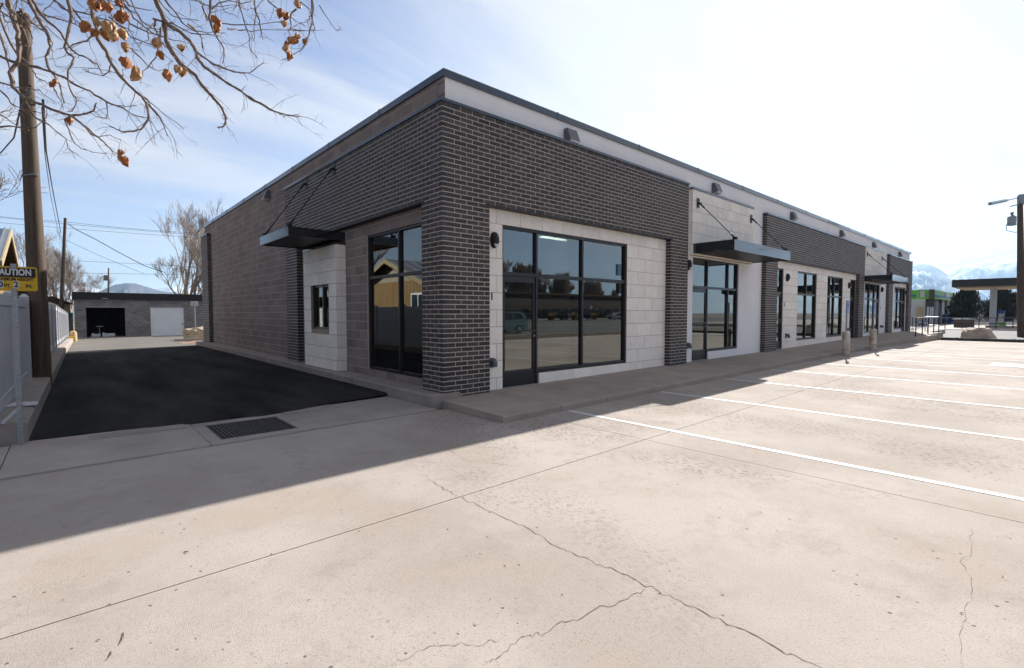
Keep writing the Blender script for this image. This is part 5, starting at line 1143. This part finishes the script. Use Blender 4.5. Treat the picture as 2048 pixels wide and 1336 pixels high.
f0, f1_ = pix(1836, 626, kd-.9), pix(1850, 626, kd-1.2); dn2 = Vector((VH.x, VH.y, 0))*.1
MB().prism([(f0.x, f0.y, 3.0), (f1_.x, f1_.y, 3.0), (f1_.x+dn2.x*3, f1_.y+dn2.y*3, 3.0), (f0.x+dn2.x*3, f0.y+dn2.y*3, 3.0)], [(f0.x, f0.y, 4.05), (f1_.x, f1_.y, 4.05), (f1_.x+dn2.x*3, f1_.y+dn2.y*3, 4.05), (f0.x+dn2.x*3, f0.y+dn2.y*3, 4.05)]).build('sign_panel', GREEN, kb)
g0, g1 = pix(1840.5, 626, kd-1.05), pix(1848, 626, kd-1.25); MB().prism([(g0.x, g0.y, 3.15), (g1.x, g1.y, 3.15), (g1.x+dn2.x, g1.y+dn2.y, 3.15), (g0.x+dn2.x, g0.y+dn2.y, 3.15)], [(g0.x, g0.y, 3.95), (g1.x, g1.y, 3.95), (g1.x+dn2.x, g1.y+dn2.y, 3.95), (g0.x+dn2.x, g0.y+dn2.y, 3.95)]).build('sign_face', LWALL, kb)
g0, g1 = pix(1837, 626, kd-1.0), pix(1846, 626, kd-1.15); MB().prism([(g0.x, g0.y, 0), (g1.x, g1.y, 0), (g1.x+dn2.x*3, g1.y+dn2.y*3, 0), (g0.x+dn2.x*3, g0.y+dn2.y*3, 0)], [(g0.x, g0.y, 2.1), (g1.x, g1.y, 2.1), (g1.x+dn2.x*3, g1.y+dn2.y*3, 2.1), (g0.x+dn2.x*3, g0.y+dn2.y*3, 2.1)]).build('door', TAN, kb)
fc = thing('fuel_canopy', (64, -2, -.06), 'flat black fuel canopy on a pale square column', 'canopy'); cc = Vector((64.3, -2.1, 0)); dcol = depth(cc); zc_ = lambda y: 1.4 + (626-y)/F*dcol
MB().box(61.8, 70, -24, .8, zc_(574), zc_(559.5)).build('fascia', BLACK, fc); MB().box(62.0, 69.8, -23.8, .6, zc_(574)-.10, zc_(574)-.002).build('soffit', TAN, fc)
for y in (-2.1, -12, -20): MB().box(64.05, 64.55, y-.24, y+.24, -.1, zc_(574)-.1).build('column', LWALL, fc)
for k, y in enumerate((-3.2, -13)):
    pu = thing('fuel_pump', (65, y, -.06), ['white fuel pump with blue top beside the pale column', 'white fuel pump with blue top further under the black canopy'][k], 'fuel pump', 'fuel pumps'); MB().box(64.0, 66, y-.7, y+1.6, -.06, .14).build('island', KERB, pu); MB().box(65.0, 65.5, y+.35, y+.75, .14, 1.35).build('cabinet', LWALL, pu); MB().box(64.95, 65.55, y+.32, y+.78, 1.35, 1.65).build('head', STRIPE, pu); MB().box(64.9, 65.6, y+.2, y+.9, .14, .34).build('base', GREEN, pu)
    MB().tube([(65, y+.4, 1.1), (64.8, y+.3, .8), (64.85, y+.25, .4), (65, y+.4, .5)], .03, 5).build('hose', TYRE, pu)
bw_ = thing('boundary_wall', (90, -8, -.06), 'low pale boundary wall behind the dark evergreens', 'wall')
for k in range(8): p_ = pix(1890 + k*25, 626, 75); q_ = pix(1890 + k*25 + 24.8, 626, 75); MB().prism([(p_.x, p_.y, -.1), (q_.x, q_.y, -.1), (q_.x+.2, q_.y+.2, -.1), (p_.x+.2, p_.y+.2, -.1)], [(p_.x, p_.y, 1.25), (q_.x, q_.y, 1.25), (q_.x+.2, q_.y+.2, 1.25), (p_.x+.2, p_.y+.2, 1.25)]).build('panel', LWALL, bw_)
p_ = pix(1928, 651, 50); pbx = thing('planter_box', (p_.x, p_.y, -.06), 'brown timber planter box with pale rim on the station forecourt', 'planter'); MB().box(p_.x-.8, p_.x+.8, p_.y-.7, p_.y+.7, -.06, .75).build('box', BROWN, pbx)
for i in range(6): MB().box(p_.x-.83, p_.x-.801, p_.y-.7+i*.235, p_.y-.7+i*.235+.22, -.03, .72).build('plank', mat('box_plank', (.15, .10, .07), (.11, .07, .05)) if i == 0 else MATS['box_plank'], pbx)
MB().box(p_.x-.9, p_.x+.9, p_.y-.8, p_.y+.8, .75, .83).build('rim', LWALL, pbx)
p_ = pix(1970, 634, 70); ss = thing('small_sign', (p_.x, p_.y, -.06), 'small white sign with blue mark before the boundary wall', 'sign'); MB().box(p_.x-.02, p_.x+.03, p_.y-.5, p_.y+.5, .45, 1.45).build('plate', WHITE, ss); MB().box(p_.x-.03, p_.x-.021, p_.y-.25, p_.y+.25, .65, 1.0).build('mark', BLUE, ss); MB().tube([(p_.x+.06, p_.y, -.1), (p_.x+.06, p_.y, 1.4)], .03, 6).build('post', ZINC, ss)

# ------------------------------------------------------------------ across the road (seen mirrored in the glass)
lb = thing('long_building', (95, -92, -.1), 'long low dark building across the road', 'building')
MB().box(56, 150, -100, -88, -.2, 6.4).build('wall', DARKW, lb); MB().box(55.5, 150.5, -100.5, -87.5, 6.4, 6.9).build('roof', BROWN, lb)
for k in range(16): MB().box(84 + k*4, 86.6 + k*4, -88.05, -87.9, 1.0, 2.6).build('window', GLASS2, lb)
MB().box(56, 150, -87.5, -86, 3.0, 3.25).build('awning', BROWN, lb)
lb2 = thing('brick_house', (20, -94, -.1), 'brown gabled building across the road beneath bare trees', 'building'); MB().box(-10, 46, -98, -86, -.2, 4).build('wall', mat('red_brown_wall', (.16, .09, .06), (.12, .07, .05)), lb2); MB().prism([(-11, -85, 3.9), (-11, -99, 3.9), (-11, -92, 6.6)], [(47, -85, 3.9), (47, -99, 3.9), (47, -92, 6.6)]).build('roof', DARKW, lb2)
def car(prof_, glass_, L_, W_, paint, wheels, wr=.33, tail=None):
    t = thing('parked_car', (0, 0, 0)); n = len(prof_); h = max(p_[1] for p_ in prof_)
    def yw(z): return W_/2*(1 if z < h*.55 else 1 - .16*(z-h*.55)/(h*.45))
    MB().prism([(x, -yw(z), z) for x, z in prof_], [(x, yw(z), z) for x, z in prof_]).build('body', paint, t, smooth=True)
    for s in (-1, 1):
        for g in glass_: MB().prism([(x, s*(yw(z)+.002), z) for x, z in g], [(x, s*(yw(z)+.008), z) for x, z in g]).build('window', GLASS2, t)
        for x in wheels:
            wh = MB().tube([(x, s*(W_/2-.2), wr), (x, s*(W_/2+.02), wr)], wr, 18).build('wheel', TYRE, t); MB().tube([(x, s*(W_/2+.02), wr), (x, s*(W_/2+.03), wr)], wr*.64, 10).build('rim', CHROME, wh)
        MB().box(L_/2-.12, L_/2-.0, s*W_/2*.82-.09, s*W_/2*.82+.09, .85, 1.15).build('tail_lamp', REDL, t)
    return t
van_p = [(-2.45, .3), (-2.5, .65), (-2.35, .9), (-1.5, 1.08), (-.75, 1.62), (-.2, 1.72), (1.5, 1.74), (2.1, 1.66), (2.38, 1.15), (2.47, .85), (2.45, .32)]
van_g = [[(-1.25, 1.12), (-.68, 1.55), (-.25, 1.60), (-.2, 1.1)], [(-.1, 1.1), (-.12, 1.62), (.85, 1.63), (.95, 1.08)], [(1.05, 1.1), (.98, 1.62), (1.75, 1.58), (2.05, 1.2)]]
van = car(van_p, van_g, 4.9, 1.9, TEAL, (-1.55, 1.5)); van.name = 'minivan'; van.location = (20.6, -22.6, -.22); tag(van, 'grey teal minivan driving on the road opposite the corner shop', 'van')
sed_p = [(-2.2, .3), (-2.25, .6), (-1.3, .85), (-.6, 1.35), (.6, 1.42), (1.4, 1.0), (2.15, .9), (2.25, .55), (2.2, .3)]; sed_g = [[(-1.0, .92), (-.5, 1.28), (.05, 1.32), (.05, .92)], [(.12, .92), (.12, 1.32), (.6, 1.33), (1.15, .95)]]
suv_p = [(-2.3, .35), (-2.35, .8), (-1.3, 1.02), (-.8, 1.6), (1.9, 1.7), (2.25, 1.1), (2.3, .4)]; suv_g = [[(-1.05, 1.08), (-.72, 1.52), (.1, 1.56), (.1, 1.05)], [(.18, 1.05), (.18, 1.57), (1.75, 1.6), (1.95, 1.1)]]
pk_p = [(-2.7, .45), (-2.75, .95), (-1.4, 1.1), (-.9, 1.75), (.4, 1.78), (.55, 1.1), (2.7, 1.08), (2.75, .5)]; pk_g = [[(-1.15, 1.15), (-.8, 1.66), (-.2, 1.68), (-.2, 1.12)], [(-.12, 1.12), (-.12, 1.68), (.33, 1.68), (.4, 1.14)]]
c1 = car(suv_p, suv_g, 4.6, 1.85, DCAR, (-1.45, 1.4)); c2 = car(sed_p, sed_g, 4.5, 1.78, SILV, (-1.4, 1.35)); c3 = car(pk_p, pk_g, 5.5, 1.95, WCAR, (-1.75, 1.7), .4)
for o, (x, y), rz, lab in ((c1, (74, -66), .4, 'dark sport utility car parked across the road'), (c2, (80, -67), .5, 'silver sedan parked across the road'), (c3, (98, -68), 3.2, 'white pickup truck parked across the road')):
    o.location = (x, y, -.12); o.rotation_euler = (0, 0, rz); tag(o, lab, 'car', 'vehicles parked across the road')
o = dup(c1, (88, -70, -.12), .3); tag(o, 'second dark sport utility car parked across the road by the silver sedan', 'car'); o = dup(c2, (93, -64, -.12), 3.4); tag(o, 'silver sedan parked across the road before the pickup', 'car')
o = dup(c2, (108, -69, -.12), 3.0); tag(o, 'silver sedan parked across the road beyond the pickup', 'car'); o = dup(c1, (66, -68, -.12), .2); tag(o, 'dark sport utility car parked across the road under the trees', 'car')
def tuft():
    t = MB(); r_ = random.Random(6)
    for _ in range(260):
        a, r = r_.uniform(0, 6.28), r_.uniform(0, .3); x, y = r*math.cos(a), r*math.sin(a); l = r_.uniform(.9, 1.5); lx, ly = x*1.6*l, y*1.6*l; t.poly([(x-.012, y, 0), (x+.012, y, 0), (x+lx*.5, y+ly*.5, l*.7), (x+lx, y+ly, l)])
    return t.mesh('grass_tuft', DRYGRASS)
tm = tuft()
for x, y in ((70, -63.5), (76.5, -63.3), (84, -63.6), (44, -63.4), (50, -63.6), (101, -63.4), (110, -63.5), (118, -63.5)): o = obj('grass_tuft', tm); o.location = (x, y, -.12); o.scale = (1.2,)*3; tag(o, 'golden dry ornamental grass clump along the far kerb of the road', 'grass clump', 'grass clumps across the road')
ss = thing('stop_sign', (80, -61.5, -.2), 'stop sign seen from behind across the road', 'sign'); MB().tube([(80, -61.5, -.2), (80, -61.5, 2.9)], .05, 6).build('post', ZINC, ss); MB().prism([(80+.42*math.cos(R(22.5+45*k)), -61.45, 2.6+.42*math.sin(R(22.5+45*k))) for k in range(8)], [(80+.42*math.cos(R(22.5+45*k)), -61.43, 2.6+.42*math.sin(R(22.5+45*k))) for k in range(8)]).build('plate', ZINC, ss)
bb = thing('billboard', (96, -66, -.2), 'tall pole sign with pale blue board above a dark box across the road', 'sign'); MB().tube([(96, -64, -.2), (96, -64, 11)], .22, 8).build('pole', BROWN, bb); MB().box(93, 99, -64.5, -63.5, 6.2, 8.6).build('lower_board', DARKW, bb); MB().box(92.6, 99.4, -64.3, -63.7, 10.4, 13).build('upper_board', mat('pale_board', (.22, .45, .62), rough=.4), bb)
sl_ = thing('street_lamp', (60, -16.5, -.2), 'grey street lamp on the near side of the road', 'street lamp'); MB().tube([(58, -15.6, -.2), (58, -15.6, 8), (57.6, -17, 8.8), (57.2, -19, 9)], [.1, .07, .05, .04], 8).build('pole', ZINC, sl_); MB().box(57, 57.4, -19.9, -19, 8.92, 9.06).build('lamp_head', GREY, sl_)

# small litter on the concrete
def stick(px_, py_, px2, py2, r, lab):
    a, c = pixz(px_, py_, -.18), pixz(px2, py2, -.18); a.z = lotz(a.x)+r; c.z = lotz(c.x)+r; m_ = a.lerp(c, .5) + Vector((.01, -.008, .006)); tag(MB().tube([a, m_, c], [r, r*1.1, r*.6], 5).build('twig', BARK), lab, 'twig', 'fallen twigs')
stick(247, 1262, 237, 1288, .0022, 'bent brown twig lying on sunlit concrete, upper of a pair'); stick(222, 1300, 212, 1318, .0022, 'short brown twig lying on sunlit concrete below a bent twig'); stick(368, 1103, 376, 1104, .003, 'tiny dark twig on sunlit concrete above the long joint')
lf = MB(); lf.poly([(0, -.018, 0), (.014, 0, .006), (0, .022, .001), (-.013, 0, .007)]); lm = lf.mesh('dead_leaf', mat('dead_leaf_brown', (.10, .055, .035), (.16, .09, .05)))
r_ = random.Random(14)
for k in range(46):
    p_ = pixz(r_.uniform(0, 2040), r_.uniform(905, 1330), -.17); o = obj('dead_leaf', lm); o.location = (p_.x, p_.y, lotz(p_.x)+.003); o.rotation_euler = (0, 0, r_.uniform(0, 6)); o.scale = (r_.uniform(.18, .5),)*3; tag(o, 'tiny dark dead leaf scrap lying on the parking lot concrete', 'leaf', 'leaf scraps on the concrete')

# ------------------------------------------------------------------ haze
hm = bpy.data.materials.new('haze'); hm.use_nodes = True; t = hm.node_tree; t.nodes.clear()
pv = N(t, 'ShaderNodeVolumePrincipled', i_Density=8.5e-5, i_Anisotropy=.35); pv.inputs['Color'].default_value = (.46, .71, 1, 1)
ho = N(t, 'ShaderNodeOutputMaterial'); t.links.new(pv.outputs[0], ho.inputs['Volume'])
MB().box(-9800, 9800, -9800, 9800, -4, 1010).build('haze', hm, kind='stuff')
